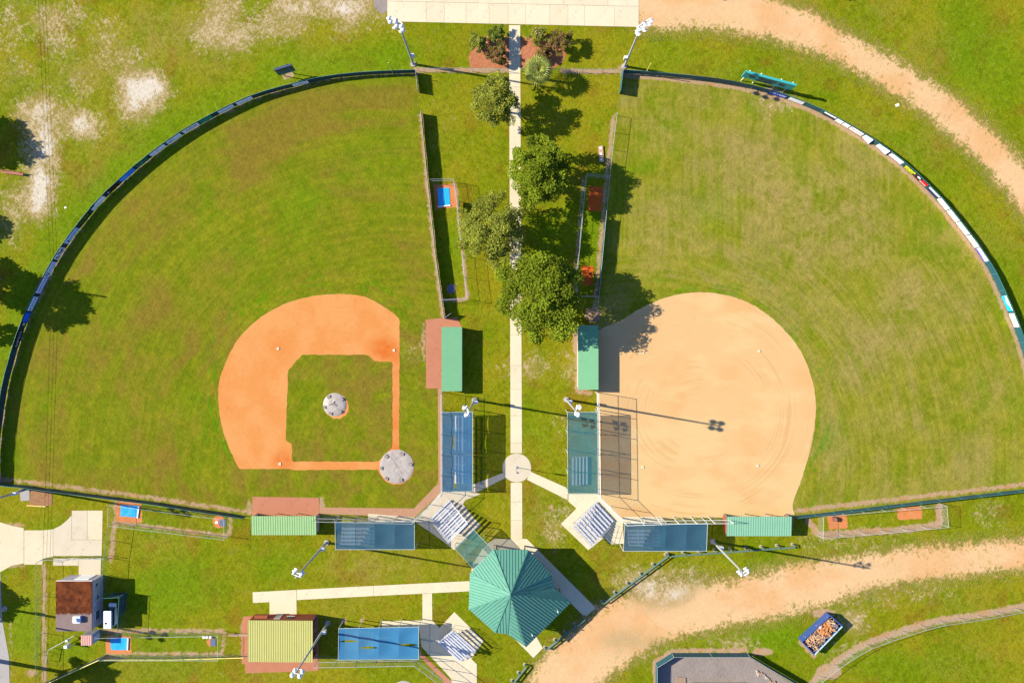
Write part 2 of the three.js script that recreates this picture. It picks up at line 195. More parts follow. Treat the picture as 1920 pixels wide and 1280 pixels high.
function turf(u, v) {
  const l = inL(u, v), r = inR(u, v), o = Math.max(0, 1 - l - r);
  const big = fbm(u / 95, v / 95, 3), mid = fbm(u / 26 + 40, v / 26, 4), fine = fbm(u / 6.5, v / 6.5, 3), grain = 0.6 * vn(u / 2.4 + 7, v / 2.4) + 0.4 * vn(u * 0.9, v * 0.9 + 4), spk = vn(u / 2.9 + 90, v / 2.9 + 33);
  // streaks left by the mower run round the plate inside the fields
  const hu = l > r ? 742 : 1205, hv = 875, ru = u - hu, rv = v - hv, R = Math.hypot(ru, rv), an = Math.atan2(rv, ru);
  const streak = 0.35 * fbm(R / 3.6 + mid * 1.5, an * 22 + R / 90, 3) + 0.65 * fbm(u / 11 + 3, v / 11 + 8, 4), streak2 = fbm(R / 22 + 50 + big * 3, an * 5, 3);
  let c = [0, 0, 0];
  const bow = fbm(R / 4.2 + 9, an * 5, 2);
  if (l > 0) { let f = mix3(C.field, C.fieldB, sstep(0.3, 0.74, mid * 0.3 + streak * 0.42 + bow * 0.28)); f = mix3(f, C.brown, 0.8 * sstep(0.4, 0.74, big * 0.45 + streak2 * 0.4 + mid * 0.2)); f = mix3(f, C.lush, 0.3 * sstep(0.55, 0.85, 1 - big * 0.7 - streak * 0.3)); for (let k = 0; k < 3; k++) c[k] += l * f[k]; }
  if (r > 0) { const vert = fbm(u / 4.2 + big * 2, v / 110, 2), line = v < 480 ? vert : bow; let f = mix3(C.right, C.rightB, sstep(0.3, 0.72, mid * 0.34 + streak * 0.38 + line * 0.28)); f = mix3(f, C.tan, 0.5 * sstep(0.44, 0.76, big * 0.45 + streak2 * 0.3 + line * 0.22 + mid * 0.08)); f = mix3(f, C.lush, 0.34 * sstep(0.56, 0.8, 1 - big * 0.6 - mid * 0.35)); for (let k = 0; k < 3; k++) c[k] += r * f[k]; }
  if (o > 0) { let f = mix3(C.out, C.outB, sstep(0.32, 0.72, big * 0.5 + mid * 0.5)); f = mix3(f, C.dark, 0.55 * sstep(0.55, 0.8, fine * 0.65 + mid * 0.35)); f = mix3(f, C.dry, 0.5 * sstep(0.6, 0.85, spk * 0.5 + fine * 0.5)); f = mix3(f, C.rust, 0.4 * sstep(0.64, 0.8, fbm(u / 40 + 9, v / 40 + 70, 2))); for (let k = 0; k < 3; k++) c[k] += o * f[k]; }
  const lu = mLush(u, v); if (lu > 0.01) c = mix3(c, C.lush, 0.75 * lu * (0.55 + 0.6 * mid));
  const mo = mMow(u, v); if (mo > 0.01) { const cu = l > r ? 628 : 1312, cv = l > r ? 735 : 757, q = Math.hypot(u - cu, v - cv); c = mix3(c, mid > 0.5 ? C.fieldB : C.lush, mo * 0.55 * sstep(0.45, 0.75, vn(q / 4.5, Math.atan2(v - cv, u - cu) * 4))); }
  const dr = mDry(u, v); if (dr > 0.01) c = mix3(c, r > 0.5 ? C.tan : l > 0.5 ? C.brown : C.dry, Math.min(0.85, dr * 0.85 * sstep(0.28, 0.72, mid * 0.5 + fine * 0.3 + streak * 0.25)));
  const g = o > 0.5 ? 0.44 + 0.52 * fine + 0.64 * grain : 0.62 + 0.36 * fine + 0.42 * grain;
  return [c[0] * g, c[1] * g, c[2] * g];
}
function ground(u, v) {
  let c = turf(u, v);
  const fine = fbm(u / 4.6 + 3, v / 4.6 + 9, 3), mid = fbm(u / 18 + 70, v / 18 + 12, 3), grain = 0.7 * vn(u / 2.2, v / 2.2 + 40) + 0.3 * vn(u * 1.1, v * 1.1 + 40);
  const ra = mRoad(u, v);
  if (ra > 0.02) { c = mix3(c, C.dry, 0.8 * sstep(0.05, 0.45, ra + (fine - 0.5) * 0.4)); const k = sstep(0.3, 0.7, ra + (mid - 0.5) * 0.5 + (fine - 0.5) * 0.6 + (grain - 0.5) * 0.4); const rc = mix3(C.road, C.roadB, sstep(0.35, 0.75, fbm(u / 60, v / 40 + 3, 3))); const q = 0.88 + 0.16 * fine + 0.08 * grain; c = mix3(c, [rc[0] * q, rc[1] * q, rc[2] * q], k); const tuft = sstep(0.66, 0.8, fine * 0.6 + mid * 0.5) * (1 - sstep(0.75, 1, ra)); c = mix3(c, C.outB, 0.6 * tuft); }
  const sa = mSand(u, v);
  if (sa > 0.02) { c = mix3(c, C.tan, 0.65 * sstep(0.02, 0.4, sa + (fine - 0.5) * 0.3 + (grain - 0.5) * 0.3)); const k = sstep(0.12, 0.95, sa * 1.02 + (fine - 0.5) * 1.0 + (mid - 0.5) * 0.7 + (grain - 0.5) * 0.9); const sc = mix3(C.sand, C.sandW, sstep(0.55, 0.95, sa * (0.5 + mid))); const q = 0.82 + 0.3 * grain; c = mix3(c, [sc[0] * q, sc[1] * q, sc[2] * q], k * 0.9); }
  const st = mStrip(u, v);
  if (st > 0.02) { const k = sstep(0.3, 0.75, st + (fine - 0.5) * 0.8); const q = 0.8 + 0.3 * grain; const sc = mix3(C.strip, C.clay, 0.5 * sstep(0.55, 0.8, mid)); c = mix3(c, [sc[0] * q, sc[1] * q, sc[2] * q], k * 0.95); }
  const gr = mGravel(u, v);
  if (gr > 0.02) { const q = 0.8 + 0.25 * grain + 0.25 * (mid - 0.5); c = mix3(c, [C.gravel[0] * q, C.gravel[1] * q, C.gravel[2] * q], sstep(0.3, 0.7, gr + (fine - 0.5) * 0.3)); }
  return c;
}
const relief = tileTex(512, 9, (x, y) => 0.55 * fbm(x * 60, y * 60, 3) + 0.45 * vn(x * 190, y * 190), false);
const fineRelief = tileTex(256, 4, (x, y) => fbm(x * 60, y * 60, 3), false);
const TILES = [];
{
  const um = (U0 + U1) / 2, W = 1472, H = 2048;
  for (const [a, b] of [[U0, um], [um, U1]]) {
    const t = dataTex(W, H, (i, j) => ground(a + (i + 0.5) / W * (b - a), V1 - (j + 0.5) / H * (V1 - V0)));
    const bump = relief.clone(); bump.repeat.set((b - a) / UNIT / 9, (V1 - V0) / UNIT / 9);
    const m = std('turf and bare earth', 0xffffff, 0.95, 0, { map: t, bumpMap: bump, bumpScale: 0.05 });
    TILES.push({ a, b, m });
  }
}
console.log('ground painted');
function planSheet(poly, y, tile) { const g = new THREE.ShapeGeometry(shapeOf(poly)); g.rotateX(-Math.PI / 2); g.translate(0, y, 0); return planUV(g, tile.a, V0, tile.b, V1); }
for (const t of TILES) struct('lawn', planSheet([[t.a, V0], [t.b, V0], [t.b, V1], [t.a, V1]], 0, t), t.m);
{ // the land around, to the horizon
  const far = tileTex(512, 40, (x, y) => { const u = x * 480 + 5000, v = y * 480 + 3000; return turf(u, v); });
  const g = new THREE.PlaneGeometry(3000, 3000); g.rotateX(-Math.PI / 2); g.translate(0, -0.03, 0); const p = g.attributes.position, uv = g.attributes.uv; for (let i = 0; i < p.count; i++) uv.setXY(i, p.getX(i), -p.getZ(i));
  struct('ground', g, std('far turf', 0xffffff, 0.95, 0, { map: far }));
}
{ // the two dirt roads are sheets of their own, in the same earth
  const earth = TILES[1].m.clone(); earth.name = 'packed earth'; earth.bumpScale = 0.018;
  struct('dirt_road', planSheet(ROAD_NE.map(([u, v]) => [u, v]), 0.005, TILES[1]), earth);
  const um = (U0 + U1) / 2; struct('dirt_road', planSheet(ROAD_S.map(([u, v]) => [Math.max(u, um + 0.5), v]), 0.005, TILES[1]), earth);
}

// ---------------------------------------------------------------- infields
const CL = { o: alb(254, 180, 106), o2: alb(250, 164, 88), wet: alb(240, 118, 36), edge: alb(252, 186, 118) };
const wetSpots = mask((m) => { for (const [u, v, ru, rv, a] of [[722, 655, 26, 20, 1], [742, 690, 6, 40, 0.8], [742, 800, 5, 60, 0.8], [742, 842, 8, 14, 0.8], [530, 865, 18, 16, 1], [522, 652, 12, 8, 0.5], [742, 874, 38, 38, 0.45], [640, 873, 70, 6, 0.3], [656, 770, 9, 8, 0.7], [628, 700, 30, 10, 0.1], [740, 760, 5, 60, 0.5]]) m.blob(u, v, ru, rv, a); }, 9);
const claySpeck = (u, v) => sstep(0.8, 0.93, vn(u / 1.6, v / 1.6) * 0.6 + fbm(u / 9, v / 9, 2) * 0.5);
const clayL = dataTex(1024, 984, (i, j) => { const u = 400 + (i + 0.5) / 1024 * 390, v = 916 - (j + 0.5) / 984 * 375; const a = Math.atan2(v - 740, u - 628), R = Math.hypot(u - 628, v - 740); let c = mix3(CL.o, CL.o2, 0.7 * sstep(0.35, 0.75, fbm(u / 30, v / 30, 4)) + 0.35 * fbm(R / 2.6, a * 6, 2)); c = mix3(c, CL.wet, Math.min(0.9, wetSpots(u, v) * (0.35 + 0.9 * fbm(u / 10, v / 10, 3)))); c = mix3(c, CL.wet, 0.5 * claySpeck(u, v)); const q = 0.94 + 0.08 * fbm(u / 2, v / 2, 2); return [c[0] * q, c[1] * q, c[2] * q]; });
const CR = { a: alb(254, 208, 144), b: alb(252, 192, 122), p: alb(254, 222, 158), d: alb(226, 160, 92) };
const clayR = dataTex(1024, 980, (i, j) => {
  const u = 1080 + (i + 0.5) / 1024 * 462, v = 980 - (j + 0.5) / 980 * 442; const du = u - 1306, dv = (v - 772) * 1.05, R = Math.hypot(du, dv), a = Math.atan2(dv, du);
  let c = mix3(CR.a, CR.b, 0.5 * sstep(0.42, 0.72, fbm(u / 70 + 30, v / 80, 3) + 0.08 - 0.2 * sstep(700, 860, v)));
  c = mix3(c, CR.p, 0.6 * sstep(0.4, 0.75, fbm(u / 60 + 11, v / 24 + 8, 4) + 0.14 * sstep(760, 900, v) - 0.03));
  c = mix3(c, CR.d, 0.3 * sstep(0.6, 0.9, vn(R / 1.9, a * 1.6 + R / 60)) * sstep(0.45, 0.65, fbm(u / 50 + 4, v / 50 + 8, 2)) * sstep(12, 50, R));   // rings left by the drag mat
  const q = 0.955 + 0.06 * fbm(u / 2, v / 2, 2); return [c[0] * q, c[1] * q, c[2] * q];
});
const clayMatL = std('orange infield clay', 0xffffff, 0.95, 0, { map: clayL, bumpMap: (() => { const t = fineRelief.clone(); t.repeat.set(8, 8); return t; })(), bumpScale: 0.012 });
const clayMatR = std('pale infield clay', 0xffffff, 0.95, 0, { map: clayR, bumpMap: (() => { const t = fineRelief.clone(); t.repeat.set(9, 9); return t; })(), bumpScale: 0.012 });
const wob = (poly, amp, seed, step = 5) => { const p = resample([...poly, poly[0]], step); p.pop(); return p.map(([u, v]) => [u + amp * (vn(u / 4 + seed, v / 4) - 0.5) * 2, v + amp * (vn(u / 4, v / 4 + seed) - 0.5) * 2]); };
function clayPad(poly, y, uvs, m) { const g = new THREE.ShapeGeometry(shapeOf(poly)); g.rotateX(-Math.PI / 2); g.translate(0, y, 0); return struct('infield_clay', planUV(g, ...uvs), m); }
const arcL = smooth([[448, 879], [430, 842], [414, 793], [409, 750], [411, 714], [424, 676], [447, 634], [484, 598], [532, 570], [581, 556], [633, 551], [682, 556], [712, 570], [736, 586], [749, 598]], 4);
clayPad(wob([...arcL, [749, 672], [748, 842], [766, 852], [776, 870], [776, 884], [768, 898], [754, 907], [738, 908], [722, 902], [711, 888], [708, 880], [548, 881], [546, 879]], 0.7, 3), 0.006, [400, 541, 790, 916], clayMatL);
{ // the turf square inside the left diamond, and its mound of clay
  const g = new THREE.ShapeGeometry(shapeOf(wob([[540, 694], [566, 665], [690, 665], [700, 677], [735, 678], [735, 838], [708, 865], [547, 865], [547, 832], [535, 825]], 0.9, 8), 4)); g.rotateX(-Math.PI / 2); g.translate(0, 0.03, 0);
  struct('infield_grass', planUV(g, TILES[0].a, V0, TILES[0].b, V1), TILES[0].m);
  clayPad(wob(circle(631, 762, 23, 30), 1.5, 5, 3), 0.036, [400, 541, 790, 916], clayMatL);
}
const arcR = smooth([[1163, 602], [1200, 579], [1250, 557], [1310, 548], [1370, 555], [1420, 576], [1465, 612], [1500, 655], [1520, 700], [1530, 750], [1528, 800], [1518, 850], [1503, 900], [1487, 945], [1491, 967]], 4);
clayPad(wob([...arcR, [1360, 970], [1168, 974], [1121, 927], [1119, 735], [1121, 620], [1140, 610]], 0.7, 9), 0.006, [1080, 538, 1542, 980], clayMatR);

// ---------------------------------------------------------------- paving
const concTile = tileTex(512, 7, (x, y) => { const n = fbm(x * 6 + 3, y * 6, 3), f = vn(x * 150, y * 150), s = sstep(0.62, 0.85, fbm(x * 14 + 9, y * 14, 3)); const q = 0.88 + 0.16 * n + 0.06 * f - 0.14 * s; return [q, q * 0.995, q * 0.975]; });
const M = {};
M.concrete = std('pale concrete', new THREE.Color(0.54, 0.47, 0.325), 0.9, 0, { map: concTile });
M.concreteWorn = std('worn concrete', new THREE.Color(0.47, 0.41, 0.3), 0.9, 0, { map: concTile });
M.concreteB = std('pale concrete, second pour', new THREE.Color(0.515, 0.445, 0.305), 0.9, 0, { map: concTile });
M.concretePink = std('reddish concrete', col(214, 164, 130), 0.92, 0, { map: concTile });
M.concretePinkB = std('red dusty concrete', col(222, 150, 116), 0.92, 0, { map: concTile });
M.concreteGrey = std('grey concrete', col(205, 200, 195), 0.9, 0, { map: concTile });
// a pavement is a structure whose slabs are pieces of their own, cut by open joints
const PAVED = [];
function pavement(name, slabs, m, y = 0.03) { PAVED.push(...slabs); const o = new THREE.Group(); o.name = numbered(name); o.userData.kind = 'structure'; scene.add(o); slabs.forEach((p, i) => part(o, 'slab', slabGeo(p, -0.08, y + (i % 3) * 0.0015, [], 0.008), Array.isArray(m) ? m[i % m.length] : m)); return o; }
const gap = 0.35;
const band = (L, R, cuts) => cuts.slice(0, -1).map((v, i) => { const a = v + gap / 2, b = cuts[i + 1] - gap / 2; return [[L(a), a], [R(a), a], [R(b), b], [L(b), b]]; });
const walkL = (v) => 954.5 + (v - 47) / 963 * 3.5, walkR = (v) => 975.5 + (v - 47) / 963 * 4;
pavement('sidewalk', [...band(walkL, walkR, [47, 105, 163, 221, 279, 337, 395, 453, 511, 569, 627, 685, 730, 779, 830, 849.5]), ...band(walkL, walkR, [904.5, 941, 975, 1010])], [M.concrete, M.concrete, M.concreteB], 0.03);
pavement('plaza_circle', [circle(969, 877, 27, 48)], M.concreteWorn, 0.036);
pavement('sidewalk', [[[944.5, 886], [949.5, 895], [888, 925.5], [887, 908]].map(([u, v]) => [u, v]).reverse()], M.concreteWorn, 0.025);
pavement('sidewalk', [[[995, 884], [1064.5, 915], [1064.5, 937], [988, 899]]], M.concrete, 0.025);
pavement('concrete_apron', [[[827, 922], [887, 922], [901, 926], [873, 937], [868, 945], [885, 966], [902, 986], [852, 1031], [815, 1003], [778, 978]], [[690, 962.5], [779, 970], [777, 977.5], [690, 978]]], M.concreteWorn, 0.028);
pavement('concrete_apron', [[[1066, 926], [1121, 926], [1168, 974], [1170, 1019], [1145, 1020], [1133, 1008], [1103, 1031], [1052, 982], [1081, 953], [1066, 940]], [[1170, 968.5], [1240, 968.5], [1245, 981], [1170, 981]]], M.concrete, 0.028);
pavement('concrete_apron', [[[852, 1147], [907, 1201], [884, 1235], [894, 1245], [894, 1310], [850, 1310], [846, 1272], [790, 1212], [786, 1180], [716, 1182], [716, 1164], [786, 1163], [811, 1163.5], [824, 1177]]], M.concrete, 0.028);
pavement('sidewalk', [[[473, 1110], [555.5, 1105.6], [556, 1154], [505, 1156], [505, 1128.5], [474, 1130]], [[556.2, 1105.5], [700, 1098], [700, 1117], [556.2, 1124.5]], [[700.4, 1098], [880, 1089], [882, 1108], [700.4, 1117]], [[792, 1113], [810, 1112], [810.5, 1163], [792, 1163]]], [M.concrete, M.concrete, M.concrete], 0.027);
pavement('parking_apron', (() => { const cut = [726, 799, 833, 874, 917, 953, 985, 1031, 1065, 1096, 1152, 1198], out = []; const bot = (u) => 40 + (u - 726) / 472 * 10.5, mid = (u) => 2 + (u - 726) / 472 * 10; for (let i = 0; i < cut.length - 1; i++) { const a = cut[i] + gap / 2, b = cut[i + 1] - gap / 2; out.push([[a, mid(a) + 0.2], [b, mid(b) + 0.2], [b, bot(b)], [a, bot(a)]]); } const c2 = [726, 812, 897, 960, 1056, 1140, 1198]; for (let i = 0; i < c2.length - 1; i++) { const a = c2[i] + gap / 2, b = c2[i + 1] - gap / 2; out.push([[a, mid(a) - 60], [b, mid(b) - 60], [b, mid(b) - 0.2], [a, mid(a) - 0.2]], [[a, -130], [b, -130], [b, mid(b) - 60.4], [a, mid(a) - 60.4]]); } return out; })(), [M.concrete, M.concreteB, M.concrete], 0.04);
pavement('driveway', [[[134, 957], [163, 957], [163, 1011.5], [134, 1011.5]], [[163.4, 957], [192, 957], [191, 1011.5], [163.4, 1011.5]], [[131, 1012], [191, 1012], [190, 1042], [131, 1042]], [[133.6, 966], [133.6, 1011], [130.6, 1042], [99, 1042], [99, 992], [113, 985], [124, 976]], [[98.6, 992], [98.6, 1043], [80, 1047], [79, 1058], [44.5, 1058], [44.5, 994], [80, 994]], [[147, 1047], [189, 1046], [188, 1082], [147, 1084]], [[99, 1047], [146.6, 1046], [146.6, 1060], [99, 1060]], [[44, 990], [44, 1056], [22, 1060], [0, 1072], [-120, 1100], [-120, 950], [0, 979], [20, 985]]], [M.concreteWorn, M.concreteB, M.concreteWorn], 0.03);
pavement('sidewalk', [[[-60, 1070], [0, 1075], [3, 1160], [16, 1230], [18, 1310], [-60, 1310]]], M.concreteGrey, 0.026);
pavement('dugout_pad', [[[798, 599], [856, 594], [866, 612], [866, 728], [799, 728]]], M.concretePinkB, 0.024);
pavement('dugout_pad', [[[473, 931], [598, 933], [598, 967], [592, 1003], [472, 1003]]], M.concretePinkB, 0.024);
pavement('dugout_pad', [[[453, 1163], [457, 1155], [503, 1156], [560, 1155], [596, 1153], [597, 1250], [597, 1257], [460, 1262], [459, 1245], [453, 1244]]], M.concretePinkB, 0.022);
pavement('dugout_pad', [[[1084, 610], [1119, 608], [1119, 732], [1084, 732]]], M.concretePink, 0.024);
pavement('dugout_pad', [[[1360, 969], [1490, 969], [1484, 1005], [1361, 1005]]], M.concretePink, 0.024);
pavement('field_border', [[[821, 728], [829, 728], [829.5, 921], [778, 969], [598.5, 963], [598.5, 951], [776, 953], [822, 905]]], M.concretePink, 0.02);
pavement('field_border', [[[785, 1229], [788, 1222], [846, 1277], [846, 1310], [832, 1310], [832, 1276]]], M.concretePinkB, 0.018);
pavement('pavilion_floor', [[[905, 1028], [916, 1017], [928, 1010], [988, 1010], [1117, 1139], [1097, 1157], [1040, 1100], [1030, 1130], [990, 1165], [1018, 1215], [1000, 1233], [955, 1187], [885, 1130], [884, 1062]]], M.concrete, 0.032);
{ // mulch beds with chips
  const bark = std('red bark mulch', 0xffffff, 1, 0, { map: tileTex(512, 4, (x, y) => { const n = vn(x * 140, y * 140), f = fbm(x * 20, y * 20, 3); return mix3(alb(196, 112, 68), alb(232, 164, 122), sstep(0.3, 0.8, n * 0.6 + f * 0.5)); }), bumpMap: fineRelief, bumpScale: 0.05 });
  struct('mulch_bed', slabGeo(wob(smooth([[881, 128], [880, 100], [890, 88], [905, 70], [930, 66], [954, 72], [954, 128]], 3), 1.5, 2, 4), -0.02, 0.025), bark);
  struct('mulch_bed', slabGeo(wob(smooth([[977, 128], [977, 72], [1000, 68], [1030, 66], [1050, 78], [1060, 98], [1055, 118], [1040, 128]], 3), 1.5, 6, 4), -0.02, 0.025), bark);
}
{ // small clumps of grass along the road verges
  const closed = mask((m) => { for (const p of PAVED) { m.poly(p); m.line([...p, p[0]], 5); } m.poly([[878, 64], [1062, 64], [1062, 130], [878, 130]]); m.poly([[1229, 1223], [1400, 1223], [1520, 1300], [1229, 1300]]); m.poly([[60, 1080], [260, 1080], [260, 1230], [60, 1230]]); }, 1);
  const n = 9, pos = [], R = rng(321); for (let k = 0; k < n; k++) { const a = k * 2.4, r = 0.05 + 0.09 * R(), l = 0.09 + 0.1 * R(), w = 0.035, x = Math.cos(a), z = Math.sin(a); pos.push(x * r * 0.4 - z * w, 0, z * r * 0.4 + x * w, x * r * 0.4 + z * w, 0, z * r * 0.4 - x * w, x * (r + 0.06), l, z * (r + 0.06)); }
  const g = new THREE.BufferGeometry(); g.setAttribute('position', new THREE.BufferAttribute(new Float32Array(pos), 3)); g.computeVertexNormals();
  const list = []; while (list.length < 3600) { const u = -60 + 2040 * R(), v = -40 + 1360 * R(); if (inL(u, v) > 0.02 || inR(u, v) > 0.02 || closed(u, v) > 0.05 || mGravel(u, v) > 0.1) continue; const ra = Math.max(mRoad(u, v), mStrip(u, v), mSand(u, v)); const rd = mRoad(u, v); if (rd < 0.06 || ra > 0.6 || R() < rd * 1.2) continue; list.push([u, v]); }
  const im = new THREE.InstancedMesh(g, std('grass blades', 0xffffff, 0.95, 0, { specularIntensity: 0 }), list.length), M4 = new THREE.Matrix4(), q = new THREE.Quaternion(), s = new THREE.Vector3(), cc = new THREE.Color();
  list.forEach(([u, v], i) => { const k = 0.6 + 0.8 * R(); q.setFromAxisAngle(UPV, R() * 7); M4.compose(P(u, v, 0), q, s.set(k, k * (0.25 + 0.25 * R()), k)); im.setMatrixAt(i, M4); const c = mix3(mix3(C.out, C.lush, 0.3 + 0.7 * R()), C.dry, 0.35 + 0.5 * R()); const t = 1.0 + 0.4 * R(); im.setColorAt(i, cc.setRGB(c[0] * t, c[1] * t, c[2] * t)); });
  im.name = 'grass_clumps'; im.castShadow = im.receiveShadow = true; tag(im, 'small clumps of grass along the verges of the dirt roads', 'grass'); im.userData.kind = 'stuff'; scene.add(im);
}
console.log('paving');
// ---------------------------------------------------------------- fences
M.galv = std('galvanised pipe', new THREE.Color(0.36, 0.38, 0.38), 0.55, 0.2);
M.pipeGreen = std('green coated pipe', new THREE.Color(0.05, 0.22, 0.2), 0.5, 0.1);
M.pipeWhite = std('white painted pipe', new THREE.Color(0.78, 0.78, 0.74), 0.5, 0.05);
M.screen = std('dark green windscreen', new THREE.Color(0.012, 0.045, 0.055), 0.7);
M.screenTeal = std('teal windscreen', new THREE.Color(0.01, 0.075, 0.1), 0.65);
M.pipePale = std('pale grey green pipe', new THREE.Color(0.42, 0.48, 0.43), 0.6, 0.05);
M.cap = std('yellow fence cap', new THREE.Color(0.72, 0.6, 0.16), 0.6);
M.blackPipe = std('black pipe', new THREE.Color(0.02, 0.022, 0.026), 0.5);
const wire = dataTex(64, 64, (i, j) => { const f = (q) => Math.min(((q % 64) + 64) % 64, 64 - ((q % 64) + 64) % 64); return Math.min(f(i + j), f(i - j)) < 1.6 ? 1 : 0; }, false);
wire.wrapS = wire.wrapT = THREE.RepeatWrapping; wire.repeat.set(1 / 0.07, 1 / 0.07);
M.link = std('chain link', new THREE.Color(0.62, 0.65, 0.65), 0.5, 0.2, { alphaMap: wire, transparent: true });
M.linkGreen = std('green chain link', new THREE.Color(0.12, 0.3, 0.26), 0.5, 0.1, { alphaMap: wire, transparent: true });
// a fence along a line of the plan: posts, a top rail, and in every bay a chain link or windscreen panel
function fence(name, label, category, line, h, o = {}) {
  const pts = o.keep ? line : segs(line, (o.bay || 2.9) * UNIT), root = thing(name, label, category, P(...pts[0]), o.group);
  const pipe = o.pipe || M.galv, W = pts.map(([u, v]) => P(u, v)), r = o.r || 0.026, R = rng(o.seed || 11);
  const up = (p, y) => p.clone().setY(y);
  W.forEach((p, i) => { if (i && o.closed && i === W.length - 1) return; part(root, 'post', bar(up(p, 0), up(p, h + 0.04), r * 1.25, 6), pipe); });
  for (const y of o.rails || [h]) part(root, y === h ? 'top_rail' : 'mid_rail', W.slice(1).map((p, i) => bar(up(W[i], y), up(p, y), r, 6)), o.capped && y === h ? M.cap : pipe);
  if (o.capped) part(root, 'safety_cap', W.slice(1).map((p, i) => beam(up(W[i], h + 0.03), up(p, h + 0.03), 0.1, 0.08)), M.cap);
  for (let i = 0; i < W.length - 1; i++) {
    const a = W[i], b = W[i + 1], open = o.open && o.open.includes(i); if (open) continue;
    if (o.screen && !(o.bare && o.bare(i, W.length - 1))) {                        // a cloth that sags a little between its ties
      const t = o.screenTop || h - 0.02, n = 4, g = new THREE.PlaneGeometry(1, 1, n, 1), p = g.attributes.position, d = b.clone().sub(a), nx = -d.z / d.length(), nz = d.x / d.length(), s = (R() - 0.5) * 0.1;
      for (let k = 0; k < p.count; k++) { const f = p.getX(k) + 0.5, top = p.getY(k) > 0, q = Math.sin(f * Math.PI); p.setXYZ(k, a.x + d.x * f + nx * q * s, top ? t - 0.035 * q : 0.06 + 0.02 * q, a.z + d.z * f + nz * q * s); }
      g.computeVertexNormals(); part(root, 'windscreen_panel', g, o.screen);
    }
    if (o.mesh) part(root, 'chain_link_panel', quad(up(a, 0.03), up(b, 0.03), up(b, h), up(a, h)), o.mesh);
  }
  return root;
}
fence('outfield_fence', 'long curved windscreened fence round the left outfield, hung with shaded banners', 'fence', LF_FENCE, 1.55, { screen: M.screen, pipe: M.pipeGreen });
fence('outfield_fence', 'long curved windscreened fence round the right outfield, hung with sunlit banners', 'fence', RF_FENCE, 1.55, { screen: M.screenTeal, pipe: M.pipeGreen, seed: 5 });
fence('foul_line_fence', 'dark windscreened fence along the foul line above the driveway at lower left', 'fence', SW_FENCE, 1.8, { screen: M.screen, pipe: M.pipeGreen, seed: 7 });
fence('foul_line_fence', 'teal windscreened fence along the foul line above the lower dirt road', 'fence', SE_FENCE, 1.6, { screen: M.screenTeal, pipe: M.pipeGreen, seed: 8 });
fence('sideline_fence', 'dark screened fence beside the bullpen with the blue tarp and the elm trees', 'fence', LSIDE_FENCE, 1.55, { screen: M.screen, pipe: M.galv, seed: 9 });
fence('sideline_fence', 'open railed fence beside the bullpen with two orange clay beds', 'fence', RSIDE_FENCE, 1.65, { screen: M.screenTeal, bare: (i, n) => i < 6 || i > n - 2, mesh: M.linkGreen, pipe: M.galv, seed: 10, rails: [1.65] });
fence('fence_wing', 'short dark screened fence end below the left corner light pole', 'fence', [[781, 136], [785, 174]], 1.55, { screen: M.screen, bay: 1.7 });
fence('fence_wing', 'short teal screened fence end below the right corner light pole', 'fence', [[1166, 136], [1161, 176]], 1.9, { screen: M.screenTeal, pipe: M.pipeGreen, bay: 1.7 });
fence('gate_return', 'short angled gate return above the left green dugout', 'fence', [[834, 597], [846, 588]], 1.5, { screen: M.screen, bay: 2 });
fence('gate_return', 'short angled gate return above the tree shaded green dugout', 'fence', [[1118, 590], [1108, 602]], 1.5, { screen: M.screenTeal, bay: 2, pipe: M.galv });
fence('entry_fence', 'low chain link fence left of the sidewalk, below the mulch bed', 'fence', [[783, 133], [954, 134]], 1.2, { mesh: M.link });
fence('entry_fence', 'low chain link fence right of the sidewalk, behind the palm', 'fence', [[978, 134], [1166, 135]], 1.2, { mesh: M.link, pipe: M.pipeGreen });
fence('curved_fence', 'long curved chain link fence around the field at lower right', 'fence', CURVED_FENCE, 1.9, { mesh: M.link, pipe: M.galv, bay: 3 });
// bullpens
const pen = (line, h, label, o = {}) => fence('bullpen_fence', label, 'fence', line, h, { keep: false, mesh: M.link, bay: 3, r: 0.021, rails: [h, h * 0.5], ...o });
pen([[810, 342], [852, 341], [858, 384], [862, 428], [868, 480], [872, 520], [877, 561], [832, 563]], 2.5, 'chain link bullpen fence around the blue tarp next to the elm trees');
pen([[1142, 336], [1098, 332], [1091, 400], [1085, 465], [1078, 530], [1083, 556], [1121, 557]], 2.5, 'chain link bullpen fence around two orange clay beds in tree shade');
pen([[429, 968], [216, 941], [216, 979], [430, 1005], [429, 968]], 2.2, 'chain link bullpen fence under the lower left foul line', { rails: [2.2], pipe: M.pipePale });
pen([[193, 1186], [418, 1182], [418, 1227], [198, 1227]], 2.2, 'chain link bullpen fence right of the small red roofed shed', { rails: [2.2], pipe: M.pipePale });
pen([[1534, 962], [1761, 943], [1764, 982], [1533, 1003], [1534, 962]], 2.2, 'chain link bullpen fence beside the lower dirt road', { rails: [2.2], pipe: M.pipePale });
fence('yard_fence', 'chain link fence between the driveway and the lawn at left', 'fence', [[216, 981], [206, 1046], [202, 1110]], 2, { mesh: M.linkGreen, pipe: M.pipeGreen });
fence('yard_fence', 'long straight chain link fence left of the mossy roofed hut', 'fence', [[82, 1048], [82, 1290]], 2, { mesh: M.linkGreen, pipe: M.pipeGreen });
fence('yard_fence', 'chain link fence across the lower edge of the driveway', 'fence', [[84, 1046], [99, 1043], [150, 1042], [206, 1041]], 1.9, { mesh: M.linkGreen, pipe: M.galv });
fence('capped_fence', 'dark screened fence with a yellow cap at the lower left corner', 'fence', [[60, 1290], [198, 1227]], 1.9, { screen: M.screen, capped: true });
fence('capped_fence', 'yellow capped fence below the lower left bullpen, running to the yellow roofed dugout', 'fence', [[200, 1229], [330, 1229], [463, 1225]], 1.5, { mesh: M.link, capped: true });
